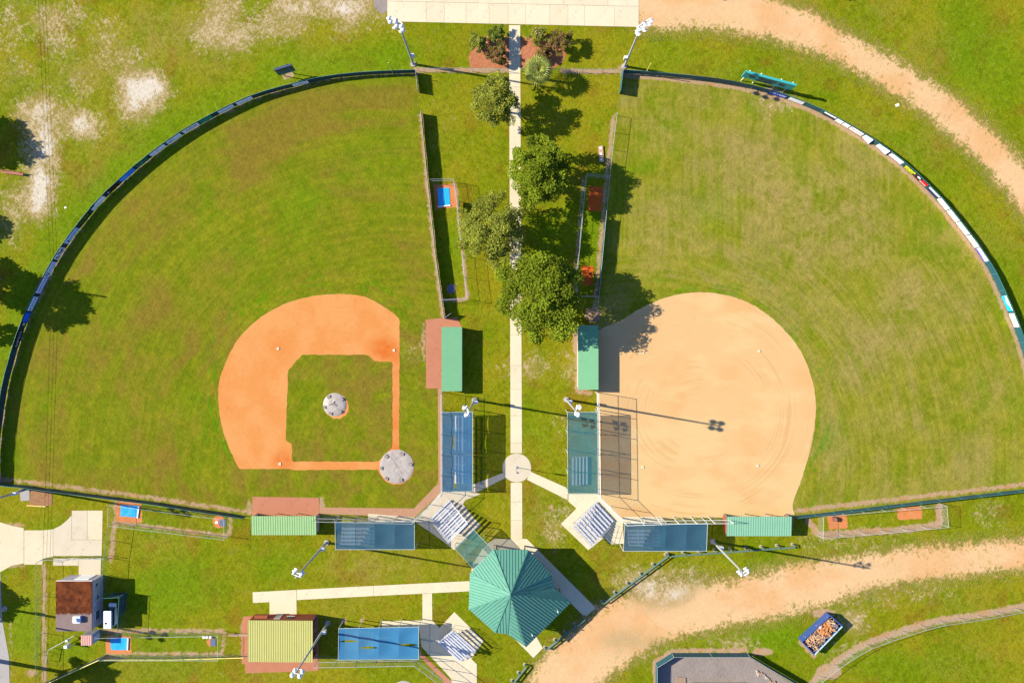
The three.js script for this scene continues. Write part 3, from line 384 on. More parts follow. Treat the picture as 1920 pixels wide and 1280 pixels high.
fence('storage_fence', 'black screened fence around the gravel storage yard', 'fence', [[1229, 1310], [1229, 1243], [1260, 1223.5], [1331, 1223.5], [1401, 1223.5], [1440, 1247], [1490, 1276], [1530, 1300]], 1.65, { keep: true, screen: M.screenTeal, pipe: M.galv });
fence('cart_cage', 'green chain link cage around the white utility cart', 'fence', [[192, 1112], [238, 1110], [236, 1145], [234, 1182]], 2.4, { mesh: M.linkGreen, screen: M.screen, screenTop: 2.2, bare: (i) => i !== 1 && i !== 2, pipe: M.pipeGreen, bay: 2.4 });
// tall backstops of posts, rails and netting
function backstop(label, line, h, o = {}) { return fence('backstop', label, 'backstop', line, h, { mesh: M.link, rails: [h, h * 0.55], pipe: M.galv, r: 0.035, bay: 2.9, ...o }); }
backstop('tall chain link backstop behind the covered home plate', [[831, 735], [831, 921], [779, 969], [600, 965]], 4.3);
backstop('tall chain link backstop along the bare pale infield', [[1117, 735], [1120, 925], [1168, 972], [1262, 969], [1360, 968]], 4.3, { pipe: M.pipeWhite });
backstop('tall chain link backstop below the slit blue canopy at the bottom', [[600, 1230], [783, 1227], [846, 1274], [848, 1300]], 4.0, { pipe: M.galv });

// ---------------------------------------------------------------- banners on the outfield fences
const arc = (line) => { const L = [0]; for (let i = 1; i < line.length; i++) L.push(L[i - 1] + Math.hypot(line[i][0] - line[i - 1][0], line[i][1] - line[i - 1][1])); return L; };
function onLine(line, L, [u, v]) { let best = 1e9, s = 0; for (let i = 0; i < line.length - 1; i++) { const [a, b] = line[i], [c, d] = line[i + 1], q = (c - a) ** 2 + (d - b) ** 2, f = Math.max(0, Math.min(1, ((u - a) * (c - a) + (v - b) * (d - b)) / q)), e = (a + (c - a) * f - u) ** 2 + (b + (d - b) * f - v) ** 2; if (e < best) { best = e; s = L[i] + f * Math.sqrt(q); } } return s; }
function atLen(line, L, s) { let i = 0; while (i < line.length - 2 && L[i + 1] < s) i++; const f = (s - L[i]) / (L[i + 1] - L[i]), [a, b] = line[i], [c, d] = line[i + 1], q = Math.hypot(c - a, d - b); return [a + (c - a) * f, b + (d - b) * f, (c - a) / q, (d - b) / q]; }
function scrawl(g, x, y, w, h, color, seed, bold = 0.16) {                  // lettering too blurred in the photograph to be read
  const r = rng(seed); g.strokeStyle = color; g.lineWidth = h * bold; g.lineCap = 'round'; let q = x;
  while (q < x + w) { const k = h * (0.35 + 0.4 * r()); g.beginPath(); g.moveTo(q, y + h * (0.1 + 0.2 * r())); g.lineTo(q + k * r(), y + h); g.moveTo(q + k * 0.1, y + h * r()); g.lineTo(q + k * 0.8, y + h * r()); g.stroke(); q += k * 1.25; }
}
const bannerMat = (draw) => std('printed vinyl', 0xffffff, 0.6, 0, { map: canvasTex(320, 128, (g) => { draw(g); g.strokeStyle = '#26343a'; g.lineWidth = 9; g.strokeRect(0, 0, 320, 128); }) });
const fill = (g, c, x = 0, y = 0, w = 320, h = 128) => { g.fillStyle = c; g.fillRect(x, y, w, h); };
const segmentsOf = (line) => segs(line, 2.9 * UNIT);
function banner(line, side, from, to, label, group, draw, sag = 0) {
  const S = segmentsOf(line), L = arc(S); let a = onLine(S, L, from), b = onLine(S, L, to); if (side > 0 ? a > b : a < b) [a, b] = [b, a];
  const n = 8, g = new THREE.PlaneGeometry(1, 1, n, 2), p = g.attributes.position, R = rng(Math.round(from[0] * 7 + from[1]));
  const lo = 0.2, hi = 1.46;
  for (let k = 0; k < p.count; k++) { const f = p.getX(k) + 0.5, t = p.getY(k) + 0.5, [u, v, du, dv] = atLen(S, L, a + (b - a) * f); const o = 0.075 * UNIT + 0.2 * Math.sin(f * 9 + k) * (1 - t) * 0.6 + sag * f * (1 - t) * UNIT * 0.5; const s = side; p.setXYZ(k, X(u - dv * o * s), lo + (hi - lo) * t - 0.02 * Math.sin(f * Math.PI) - sag * f * t * 0.0, Z(v + du * o * s)); }
  g.computeVertexNormals(); return single('banner', g, bannerMat(draw), label, 'banner', group);
}
{
  const A = 'banners on the left outfield fence', B = 'banners on the right outfield fence', W = '#c9d3e6';
  const left = [
    [[550, 160], [580, 152], 'pale bordered banner by the small scoreboard, alone near the top of the left fence', (g) => { fill(g, '#a8c8dc'); fill(g, '#e4eef4', 10, 14, 300, 100); scrawl(g, 50, 36, 210, 50, '#5c7f9c', 1); }],
    [[446, 197], [476, 184], 'pale banner with a slanted faint script, first of the left fence row', (g) => { fill(g, '#eef2fa'); scrawl(g, 60, 40, 210, 50, '#4f78b8', 2, 0.1); }],
    [[412, 213], [441, 199], 'pale blue banner with dark lettering at its left end, next to a green banner', (g) => { fill(g, '#e2eefa'); scrawl(g, 22, 56, 250, 44, '#2b5c9a', 3); }],
    [[378, 232], [402, 220], 'green banner with teal lettering on the left fence', (g) => { fill(g, '#148a6c'); scrawl(g, 70, 40, 200, 50, '#3aa79c', 4); }],
    [[346, 250], [376, 233], 'grey white banner with bold navy lettering on the left fence', (g) => { fill(g, '#f2f4f6'); scrawl(g, 70, 36, 190, 52, '#24447c', 5, 0.22); }],
    [[316, 270], [343, 253], 'light blue banner with a small blue mark at its left', (g) => { fill(g, '#e0eefa'); scrawl(g, 30, 40, 110, 50, '#1e4f9e', 6, 0.2); }],
    [[285, 293], [313, 273], 'lavender banner with two small letters in its middle', (g) => { fill(g, '#ecedfb'); g.fillStyle = '#31477c'; g.font = 'bold 44px sans-serif'; g.fillText('LY', 130, 62); }],
    [[258, 315], [282, 296], 'dark green banner with pale teal lettering, left of the lavender banner', (g) => { fill(g, '#0c5a4c'); g.fillStyle = '#4fb2a4'; g.beginPath(); g.arc(150, 60, 22, 0, 7); g.fill(); scrawl(g, 30, 60, 100, 36, '#4fb2a4', 8); scrawl(g, 190, 50, 100, 36, '#4fb2a4', 9); }],
    [[230, 341], [256, 318], 'plain bright blue banner on the left fence', (g) => { fill(g, '#2c8cf8'); fill(g, '#4aa4ff', 0, 0, 150, 128); }],
    [[204, 365], [225, 346], 'black banner with a pale round badge and reddish lettering', (g) => { fill(g, '#0b0c10'); g.fillStyle = '#a9b0bd'; g.beginPath(); g.arc(48, 66, 26, 0, 7); g.fill(); scrawl(g, 96, 44, 190, 44, '#7c3345', 10); }],
    [[176, 395], [200, 369], 'pale blue banner with one folded dark corner', (g) => { fill(g, '#e2eefa'); fill(g, '#0b2c30', 0, 0, 110, 34); fill(g, '#f4f8fc', 190, 0, 130, 128); }],
    [[154, 423], [172, 400], 'black banner with lime lettering on the left fence', (g) => { fill(g, '#0a0f0c'); scrawl(g, 24, 24, 270, 36, '#7fb02c', 11); scrawl(g, 24, 74, 270, 30, '#5c8a24', 12); }],
    [[127, 457], [150, 427], 'sky blue banner with a dark triangle mark and thin lettering', (g) => { fill(g, '#c2dcfc'); g.fillStyle = '#153a86'; g.beginPath(); g.moveTo(20, 96); g.lineTo(70, 30); g.lineTo(76, 96); g.fill(); scrawl(g, 92, 44, 210, 46, '#1d4c9e', 13); }],
    [[109, 487], [123, 464], 'white banner with thick black lettering on the left fence', (g) => { fill(g, '#eef6fc'); scrawl(g, 30, 28, 270, 72, '#0d2236', 14, 0.28); }],
    [[89, 520], [107, 491], 'blue white banner with an angular black logo at its left', (g) => { fill(g, '#d2e4fc'); g.strokeStyle = '#0c2342'; g.lineWidth = 16; g.beginPath(); g.moveTo(34, 90); g.lineTo(44, 34); g.lineTo(84, 92); g.lineTo(92, 30); g.stroke(); scrawl(g, 130, 40, 160, 50, '#2757a4', 15, 0.1); }],
    [[75, 550], [91, 521], 'lavender blue banner with one long line of blue lettering', (g) => { fill(g, '#d6dcfc'); scrawl(g, 24, 40, 270, 46, '#2a4cb0', 16); }],
    [[60, 583], [73, 556], 'sky blue banner with one long line of dark lettering and a dot', (g) => { fill(g, '#cae2fc'); g.fillStyle = '#123a7a'; g.beginPath(); g.arc(34, 70, 18, 0, 7); g.fill(); scrawl(g, 70, 44, 230, 44, '#1d4a94', 17); }],
    [[48, 612], [59, 586], 'royal blue banner with a dark end bearing a white mark', (g) => { fill(g, '#2068f0'); fill(g, '#0d1a38', 0, 0, 110, 128); scrawl(g, 26, 36, 60, 56, '#e6ecf8', 18, 0.2); }],
    [[33, 653], [46, 618], 'black banner with white lettering, lowest on the left fence', (g) => { fill(g, '#0c0f1c'); scrawl(g, 30, 40, 260, 48, '#a8b0c8', 19, 0.2); }],
  ];
  for (const [a, b, label, draw] of left) banner(LF_FENCE, -1, a, b, label, A, draw);
  const right = [
    [[1442, 175], [1472, 184], 'blue banner with white swooping lettering below the long scoreboard', (g) => { fill(g, '#1440c0'); g.fillStyle = '#cfe0ff'; g.beginPath(); g.ellipse(80, 54, 40, 24, 0.2, 0, 7); g.fill(); scrawl(g, 130, 36, 170, 50, '#e8f0ff', 20, 0.26); }],
    [[1476, 186], [1504, 196], 'plain white banner next to the blue banner below the long scoreboard', (g) => { fill(g, '#f4f3f6'); scrawl(g, 160, 50, 110, 24, '#d8d6de', 21, 0.1); }],
    [[1541, 213], [1563, 225], 'banner white above and navy below, nearest the long scoreboard', (g) => { fill(g, '#fbfaf8', 0, 0, 320, 56); fill(g, '#122046', 0, 56, 320, 72); }],
    [[1564, 226], [1576, 233], 'small white banner with a grey sketch, left of its twin', (g) => { fill(g, '#fbfbf7'); scrawl(g, 50, 44, 200, 40, '#c8c8c4', 22, 0.1); }],
    [[1577, 233.5], [1589, 240], 'small white banner with a faint blue line', (g) => { fill(g, '#fbfbf8'); scrawl(g, 70, 50, 190, 30, '#ccd4e0', 23, 0.1); }],
    [[1590, 241], [1614, 255], 'white banner with a row of red dotted lettering', (g) => { fill(g, '#fdf6f8'); scrawl(g, 70, 40, 210, 46, '#b4485c', 24, 0.2); g.fillStyle = '#5a4a50'; g.fillRect(30, 30, 26, 26); }],
    [[1616, 256], [1631, 265], 'white banner with a grey bird like mark and a drooping corner', (g) => { fill(g, '#fbfbfb'); scrawl(g, 60, 40, 200, 46, '#555c58', 25, 0.18); }, 0.9],
    [[1641, 273], [1662, 287], 'white banner with small green lettering along its top', (g) => { fill(g, '#f9fdfb'); scrawl(g, 20, 16, 160, 34, '#4f8a68', 26, 0.2); }, 0.6],
    [[1665, 290], [1688, 308], 'pinkish white blank banner on the right fence', (g) => { fill(g, '#f8eaf6'); g.fillStyle = '#6b4a5e'; g.fillRect(18, 14, 30, 24); }],
    [[1693, 312], [1711, 328], 'dark banner with big yellow lettering', (g) => { fill(g, '#23251c'); scrawl(g, 20, 22, 280, 44, '#dfe81c', 27, 0.36); scrawl(g, 30, 78, 250, 34, '#dfe81c', 28, 0.34); }],
    [[1712, 329], [1734, 350], 'black and red banner with a white oval and red border', (g) => { fill(g, '#8c1626'); fill(g, '#191018', 10, 10, 150, 108); fill(g, '#c21224', 160, 10, 150, 108); g.fillStyle = '#f2f2f4'; g.beginPath(); g.ellipse(90, 46, 40, 24, 0, 0, 7); g.fill(); scrawl(g, 150, 78, 150, 22, '#f4e6e6', 29, 0.3); }],
    [[1736, 353], [1755, 372], 'banner white above and navy below, beside the black and red banner', (g) => { fill(g, '#fcfbf8', 0, 0, 320, 50); fill(g, '#142a5e', 0, 50, 320, 78); }],
    [[1756, 373], [1773, 394], 'blank white banner, upper one of three in a row', (g) => { fill(g, '#fdfcf4'); scrawl(g, 40, 40, 60, 30, '#dddcd2', 30, 0.1); }],
    [[1774, 395], [1791, 416.5], 'blank white banner, middle one of three in a row', (g) => { fill(g, '#fdfdf6'); g.fillStyle = '#8ea08c'; g.fillRect(16, 18, 16, 16); }],
    [[1791.6, 417.5], [1810, 440.5], 'blank white banner, lower one of three in a row', (g) => { fill(g, '#fdfdf8'); }],
    [[1811, 441.6], [1827.5, 464.5], 'white banner with a round red logo', (g) => { fill(g, '#fdfcfa'); g.strokeStyle = '#d0384c'; g.lineWidth = 12; g.beginPath(); g.arc(150, 54, 26, 0, 7); g.stroke(); g.fillStyle = '#d0384c'; g.fillRect(138, 44, 24, 20); scrawl(g, 70, 60, 40, 20, '#a06888', 31, 0.2); }],
    [[1828, 465.6], [1845, 490.5], 'white banner with a purple lower band', (g) => { fill(g, '#fdfdfc'); fill(g, '#5a4fb4', 0, 92, 320, 36); g.fillStyle = '#8a8ad0'; g.fillRect(30, 70, 180, 20); }],
    [[1877, 554], [1890, 583], 'turquoise and white banner on the right fence', (g) => { fill(g, '#eefcfb'); g.fillStyle = '#0cb4e0'; g.beginPath(); g.moveTo(0, 128); g.lineTo(0, 40); g.lineTo(130, 60); g.lineTo(320, 10); g.lineTo(320, 128); g.fill(); g.fillStyle = '#8be6f0'; g.beginPath(); g.ellipse(150, 60, 60, 18, -0.2, 0, 7); g.fill(); }],
    [[1891, 587], [1902, 613], 'white banner with dark spaced lettering, lowest on the right fence', (g) => { fill(g, '#f8faf6'); scrawl(g, 70, 30, 230, 40, '#3c4650', 32, 0.2); }],
  ];
  for (const [a, b, label, draw, sag] of right) banner(RF_FENCE, 1, a, b, label, B, draw, sag || 0);
}
for (const [u, v, side] of [[737, 138, 'left'], [1210, 139, 'right']]) { const t = thing('foul_pole', `thin yellow foul pole at the ${side} outfield corner`, 'foul pole', P(u, v)); part(t, 'pole', bar(P(u, v, 0), P(u, v, 4.6), 0.05, 8), M.cap); part(t, 'pole_cap', bar(P(u, v, 4.6), P(u, v, 4.68), 0.065, 8), M.cap); }
// ---------------------------------------------------------------- shade canopies over the stands
function clothMat(name, c, opacity) { return std(name, c, 0.85, 0, { transparent: true, opacity, map: tileTex(128, 3, (x, y) => { const q = 0.9 + 0.14 * fbm(x * 5, y * 30, 2) + 0.05 * vn(x * 70, y * 70); return [q, q, q]; }) }); }
M.clothTeal = clothMat('teal shade cloth', new THREE.Color(0.012, 0.1, 0.12), 0.72);
M.clothBlue = clothMat('blue shade cloth', new THREE.Color(0.012, 0.085, 0.17), 0.82);
M.clothDeep = clothMat('deep blue shade cloth', new THREE.Color(0.008, 0.062, 0.105), 0.84);
M.clothSky = clothMat('sky blue shade cloth', new THREE.Color(0.018, 0.14, 0.27), 0.9);
M.clothSea = clothMat('sea green shade cloth', new THREE.Color(0.02, 0.13, 0.13), 0.6);
// corners are listed round the canopy; n panels lie side by side along the first edge; slits are long tears inside a panel
function canopy(label, corners, h, n, m, o = {}) {
  const C4 = corners.map(([u, v]) => Q(u, v, h)), root = thing('shade_canopy', label, 'canopy', C4[0].clone().setY(0), 'shade canopies over the stands');
  const at = (s, t) => { const a = C4[0].clone().lerp(C4[1], s), b = C4[3].clone().lerp(C4[2], s), p = a.lerp(b, t); return p; };
  const R = rng(o.seed || 3);
  for (let k = 0; k < n; k++) {
    const s0 = k / n, s1 = (k + 1) / n, slit = (o.slits || {})[k], N = 10, T = slit ? [0, ...slit.t, 1] : [0, 1];
    const strips = []; for (let q = 0; q < T.length - 1; q++) strips.push([T[q], T[q + 1], q]);
    const geos = strips.map(([t0, t1, q]) => {
      const nt = Math.max(2, Math.round((t1 - t0) * 10)), g = new THREE.PlaneGeometry(1, 1, N, nt), p = g.attributes.position, uv = g.attributes.uv;
      for (let i = 0; i < p.count; i++) {
        const f = p.getX(i) + 0.5, e = 0.5 - p.getY(i), s = s0 + (s1 - s0) * f; let t = t0 + (t1 - t0) * e; const open = slit ? slit.w * Math.sin(Math.PI * Math.min(1, Math.max(0, f))) ** 0.8 : 0;
        if (slit && q > 0) t += open * (1 - e) * 0.5; if (slit && q < strips.length - 1) t -= open * e * 0.5;
        const P3 = at(s, t); P3.y -= 0.16 * Math.sin(Math.PI * f) * Math.sin(Math.PI * t) + (o.dip || 0) * Math.sin(Math.PI * s) - 0.02 * Math.sin(17 * s + 9 * t);
        p.setXYZ(i, P3.x, P3.y, P3.z); uv.setXY(i, s * C4[0].distanceTo(C4[1]), t * C4[0].distanceTo(C4[3]));
      }
      g.computeVertexNormals(); return g;
    });
    part(root, 'cloth_panel', geos, m);
  }
  const pipe = o.pipe || M.pipePale, r = 0.032;
  for (let k = 0; k < 4; k++) part(root, 'edge_pipe', bar(C4[k].clone().setY(h + 0.03), C4[(k + 1) % 4].clone().setY(h + 0.03), r, 6), pipe);
  for (let k = 1; k < n; k++) part(root, 'rafter', bar(at(k / n, 0).setY(h - 0.24), at(k / n, 1).setY(h - 0.24), 0.04, 6), o.rafter || M.pipeGreen);
  for (let k = 0; k <= n; k++) for (const t of [0, 1]) { const p = at(k / n, t); part(root, 'post', bar(p.clone().setY(0), p.clone().setY(h), 0.06, 8), pipe); }
  return root;
}
canopy('torn blue shade canopy beside the left home plate stands', [[886, 772], [886, 921], [829, 922], [829, 773]], 3.3, 4, M.clothBlue, { slits: { 0: { t: [0.55], w: 0.05 }, 1: { t: [0.62], w: 0.04 }, 3: { t: [0.57], w: 0.08 } } });
canopy('teal shade canopy beside the bare pale infield', [[1121, 772], [1122, 925], [1065, 925], [1064, 773]], 3.7, 4, M.clothTeal, {});
canopy('deep blue shade canopy right of the lower left green dugout', [[628, 978], [777, 978], [777, 1030], [629, 1030]], 3.5, 4, M.clothDeep, {});
canopy('deep blue shade canopy left of the lower right green dugout', [[1172, 981], [1327, 981], [1325, 1033], [1169, 1033]], 3.5, 4, M.clothDeep, {});
canopy('bright blue slit shade canopy at the bottom, right of the yellow roof', [[635, 1178], [785, 1175], [785, 1236], [634, 1237]], 3.2, 4, M.clothSky, { slits: { 0: { t: [0.42], w: 0.07 }, 1: { t: [0.63], w: 0.07 }, 3: { t: [0.56], w: 0.08 } }, rafter: M.pipeWhite });
canopy('small sea green canopy joined to the pavilion roof', [[888, 993], [925, 1031], [888, 1067], [852, 1027]], 2.8, 2, M.clothSea, {});

// ---------------------------------------------------------------- bleachers
M.alu = std('aluminium plank', new THREE.Color(0.52, 0.53, 0.55), 0.5, 0.3);
M.aluDark = std('aluminium frame', new THREE.Color(0.42, 0.44, 0.47), 0.5, 0.4);
// front edge runs from a to b, the rows climb towards c (the middle of the back edge)
function bleachers(label, a, b, c, rows, rise = 0.24, o = {}) {
  const A = P(...a), B = P(...b), Cc = P(...c), mid = A.clone().lerp(B, 0.5), back = Cc.clone().sub(mid).setY(0), depth = back.length(); back.normalize();
  const along = B.clone().sub(A).normalize(), half = A.distanceTo(B) / 2, step = depth / rows, root = thing('bleachers', label, 'bleachers', mid, 'bleachers');
  const pt = (s, d, y) => mid.clone().addScaledVector(along, s).addScaledVector(back, d).setY(y);
  const plank = (d, y, w, len = half) => beam(pt(-len, d, y), pt(len, d, y), w, 0.05);
  for (let k = 0; k < rows; k++) { const y = 0.42 + k * rise; part(root, 'seat_plank', plank(k * step + 0.34, y, 0.26), M.alu); if (k) part(root, 'foot_plank', plank(k * step - 0.02, y - 0.32, 0.22), M.alu); part(root, 'riser_board', plank(k * step + 0.42, y - 0.22, 0.03), M.aluDark); }
  for (const s of [-half + 0.1, -half / 3, half / 3, half - 0.1]) { const g = [bar(pt(s, 0.1, 0.05), pt(s, depth, 0.05), 0.03), bar(pt(s, 0.15, 0.3), pt(s, depth, 0.3 + rows * rise), 0.03)]; for (let k = 0; k < rows; k += 2) g.push(bar(pt(s, k * step + 0.34, 0.0), pt(s, k * step + 0.34, 0.4 + k * rise), 0.025)); part(root, 'frame', g, M.aluDark); }
  if (o.guard !== false) {
    const top = 0.42 + rows * rise + 0.75, g = []; for (let i = 0; i <= 4; i++) g.push(bar(pt(-half + i * half / 2, depth + 0.05, 0.1), pt(-half + i * half / 2, depth + 0.05, top), 0.022)); for (const y of [top, top - 0.35, top - 0.7]) g.push(bar(pt(-half, depth + 0.05, y), pt(half, depth + 0.05, y), 0.022));
    part(root, 'back_rail', g, M.alu);
    for (const s of [-1, 1]) { const q = []; for (let k = 2; k <= rows; k += 2) q.push(bar(pt(s * half, k * step, 0.1 + k * rise), pt(s * half, k * step, 1.15 + k * rise), 0.02)); for (const y of [0.7, 1.15]) q.push(bar(pt(s * half, 2 * step, y + 2 * rise), pt(s * half, depth + 0.05, y + rows * rise), 0.02)); part(root, 'side_rail', q, M.alu); }
  }
  return root;
}
bleachers('large open aluminium bleachers in front of the covered home plate', [806, 969], [841, 934], [861, 989], 10, 0.22);
bleachers('open aluminium bleachers on the pale apron facing the bare infield', [1118, 938], [1152, 974], [1090, 998], 9, 0.2);
bleachers('open aluminium bleachers at the bottom, right of the slit blue canopy', [819, 1203], [860, 1240], [872, 1190], 8, 0.2);
bleachers('bleachers under the torn blue canopy, upper stand', [850, 779], [850, 847], [884, 813], 5, 0.2, { guard: false });
bleachers('bleachers under the torn blue canopy, lower stand', [850, 852], [850, 905], [884, 878], 5, 0.2, { guard: false });
bleachers('bleachers under the teal canopy beside the pale infield', [1104, 907], [1104, 855], [1070, 881], 5, 0.2, { guard: false });
bleachers('bleachers under the deep blue canopy right of the lower left dugout', [642, 985], [695, 985], [668, 1018], 5, 0.2, { guard: false });
bleachers('bleachers under the deep blue canopy left of the lower right dugout', [1176, 989], [1235, 989], [1206, 1020], 5, 0.2, { guard: false });

// ---------------------------------------------------------------- dugouts
const streaks = tileTex(256, 5, (x, y) => { const q = 0.88 + 0.16 * fbm(x * 7, y * 7, 3) + 0.05 * vn(x * 90, y * 90); return [q * (0.98 + 0.05 * vn(x * 9, y * 3)), q, q]; });
M.roofGreen = std('light green roof sheet', new THREE.Color(0.13, 0.33, 0.16), 0.72, 0, { map: streaks });
M.roofLime = std('lime green roof sheet', new THREE.Color(0.23, 0.39, 0.15), 0.72, 0, { map: streaks });
M.roofMint = std('mint green roof sheet', new THREE.Color(0.18, 0.37, 0.24), 0.72, 0, { map: streaks });
M.roofYellow = std('faded yellow green roof sheet', new THREE.Color(0.38, 0.37, 0.1), 0.7, 0.05, { map: streaks });
M.ribGreen = std('green roof rib', new THREE.Color(0.115, 0.3, 0.15), 0.7); M.ribLime = std('lime roof rib', new THREE.Color(0.205, 0.36, 0.14), 0.7); M.ribYellow = std('yellow roof rib', new THREE.Color(0.34, 0.33, 0.09), 0.7);
M.block = std('painted block wall', new THREE.Color(0.4, 0.36, 0.32), 0.9); M.brick = std('red brown brick wall', new THREE.Color(0.24, 0.07, 0.035), 0.9); M.wood = std('weathered wood', new THREE.Color(0.3, 0.2, 0.12), 0.85); M.dark = std('dark opening', new THREE.Color(0.02, 0.02, 0.022), 0.8);
// roof rectangle as seen in the survey, at height h; open = side of the field ('w', 'e', 'n')
function dugout(label, u0, v0, u1, v1, h, open, roof, rib, wall, o = {}) {
  const a = Q(u0, v0, h), b = Q(u1, v1, h), w = b.x - a.x, d = b.z - a.z, cx = (a.x + b.x) / 2, cz = (a.z + b.z) / 2, tall = o.tilt ?? 0.18, root = thing('dugout', label, 'dugout', new THREE.Vector3(cx, 0, cz), 'dugouts');
  const longX = w > d, n = Math.round((longX ? w : d) / 0.36), ribs = [], hi = h + tall / 2, lo = h - tall / 2;
  const yAt = (x, z) => { if (open === 'w') return hi - (hi - lo) * (x - a.x) / w; if (open === 'e') return lo + (hi - lo) * (x - a.x) / w; return hi - (hi - lo) * (z - a.z) / d; };
  const rg = box(w, 0.07, d, cx, 0, cz), p = rg.attributes.position, uv = rg.attributes.uv; for (let i = 0; i < p.count; i++) { uv.setXY(i, p.getX(i), p.getZ(i)); p.setY(i, p.getY(i) + yAt(p.getX(i), p.getZ(i))); } rg.computeVertexNormals();
  const rf = part(root, 'roof', rg, roof);
  for (let k = 0; k <= n; k++) { const f = k / n; ribs.push(longX ? beam(new THREE.Vector3(a.x + w * f, yAt(a.x + w * f, a.z) + 0.055, a.z), new THREE.Vector3(a.x + w * f, yAt(a.x + w * f, b.z) + 0.055, b.z), 0.05, 0.03) : beam(new THREE.Vector3(a.x, yAt(a.x, a.z + d * f) + 0.055, a.z + d * f), new THREE.Vector3(b.x, yAt(b.x, a.z + d * f) + 0.055, a.z + d * f), 0.05, 0.03)); }
  part(rf, 'roof_ribs', ribs, rib, 'stuff');
  const i = 0.15, x0 = a.x + i, x1 = b.x - i, z0 = a.z + i, z1 = b.z - i, H = lo - 0.05, th = 0.18;
  const wallN = () => part(root, 'wall', box(x1 - x0, H, th, (x0 + x1) / 2, H / 2, z0), wall), wallS = () => part(root, 'wall', box(x1 - x0, H, th, (x0 + x1) / 2, H / 2, z1), wall), wallW = () => part(root, 'wall', box(th, H, z1 - z0 - th, x0, H / 2, (z0 + z1) / 2), wall), wallE = () => part(root, 'wall', box(th, H, z1 - z0 - th, x1, H / 2, (z0 + z1) / 2), wall);
  if (open === 'w') { wallN(); wallS(); wallE(); } else if (open === 'e') { wallN(); wallS(); wallW(); } else { wallW(); wallE(); wallS(); }
  const posts = []; for (let k = 0; k < 4; k++) { const f = k / 3; const x = open === 'w' ? x0 : open === 'e' ? x1 : x0 + (x1 - x0) * f, z = open === 'n' ? z0 : z0 + (z1 - z0) * f; part(root, 'post', bar(new THREE.Vector3(x, 0, z), new THREE.Vector3(x, yAt(x, z), z), 0.05, 8), M.galv); }
  const bw = longX ? x1 - x0 - 0.6 : 0.4, bd = longX ? 0.4 : z1 - z0 - 0.6; part(root, 'bench', box(bw, 0.06, bd, open === 'w' ? x1 - 0.5 : open === 'e' ? x0 + 0.5 : cx, 0.45, open === 'n' ? z1 - 0.5 : cz), M.wood);
  for (const s of [-1, 1]) part(root, 'bench_leg', box(longX ? 0.08 : 0.3, 0.42, longX ? 0.3 : 0.08, (open === 'w' ? x1 - 0.5 : open === 'e' ? x0 + 0.5 : cx) + (longX ? s * bw * 0.4 : 0), 0.21, (open === 'n' ? z1 - 0.5 : cz) + (longX ? 0 : s * bd * 0.4)), M.wood);
  return { root, x0, x1, z0, z1, H, a, b };
}
dugout('green roofed dugout facing the left field, in full sun', 828, 613, 866, 733, 2.15, 'w', M.roofGreen, M.ribGreen, M.block);
dugout('green roofed dugout dappled by tree shade at its upper end', 1084, 610, 1122, 730, 2.3, 'e', M.roofGreen, M.ribGreen, M.block);
dugout('lime green roofed dugout under the left infield', 471, 967, 592, 1003, 2.2, 'n', M.roofLime, M.ribLime, M.block);
dugout('mint green roofed dugout with brick ends above the lower dirt road', 1363, 968, 1484, 1005, 2.3, 'n', M.roofMint, M.ribGreen, M.brick);
{
  const { root, x0, x1, z0, z1, H } = dugout('large yellow green roofed brick dugout at lower left', 464, 1163, 586, 1241, 2.7, 'e', M.roofYellow, M.ribYellow, M.brick);
  for (const [f, w] of [[0.2, 1.2], [0.62, 1]]) { const x = x0 + (x1 - x0) * f, wd = part(root, 'window', box(w, 0.8, 0.06, x, 1.5, z0 - 0.12), M.dark); part(wd, 'sill', box(w + 0.2, 0.08, 0.16, x, 1.06, z0 - 0.15), M.block); }
  const dx = x0 + (x1 - x0) * 0.42, dr = part(root, 'door', box(0.95, 2.0, 0.06, dx, 1.02, z0 - 0.12), M.block); part(dr, 'handle', box(0.05, 0.14, 0.06, dx + 0.36, 1.0, z0 - 0.18), M.galv);
  part(root, 'shutter', beam(new THREE.Vector3(x0 + 0.6, 1.95, z0 - 0.4), new THREE.Vector3(x0 + 2.6, 1.95, z0 - 0.4), 0.5, 0.05), M.brick);
}

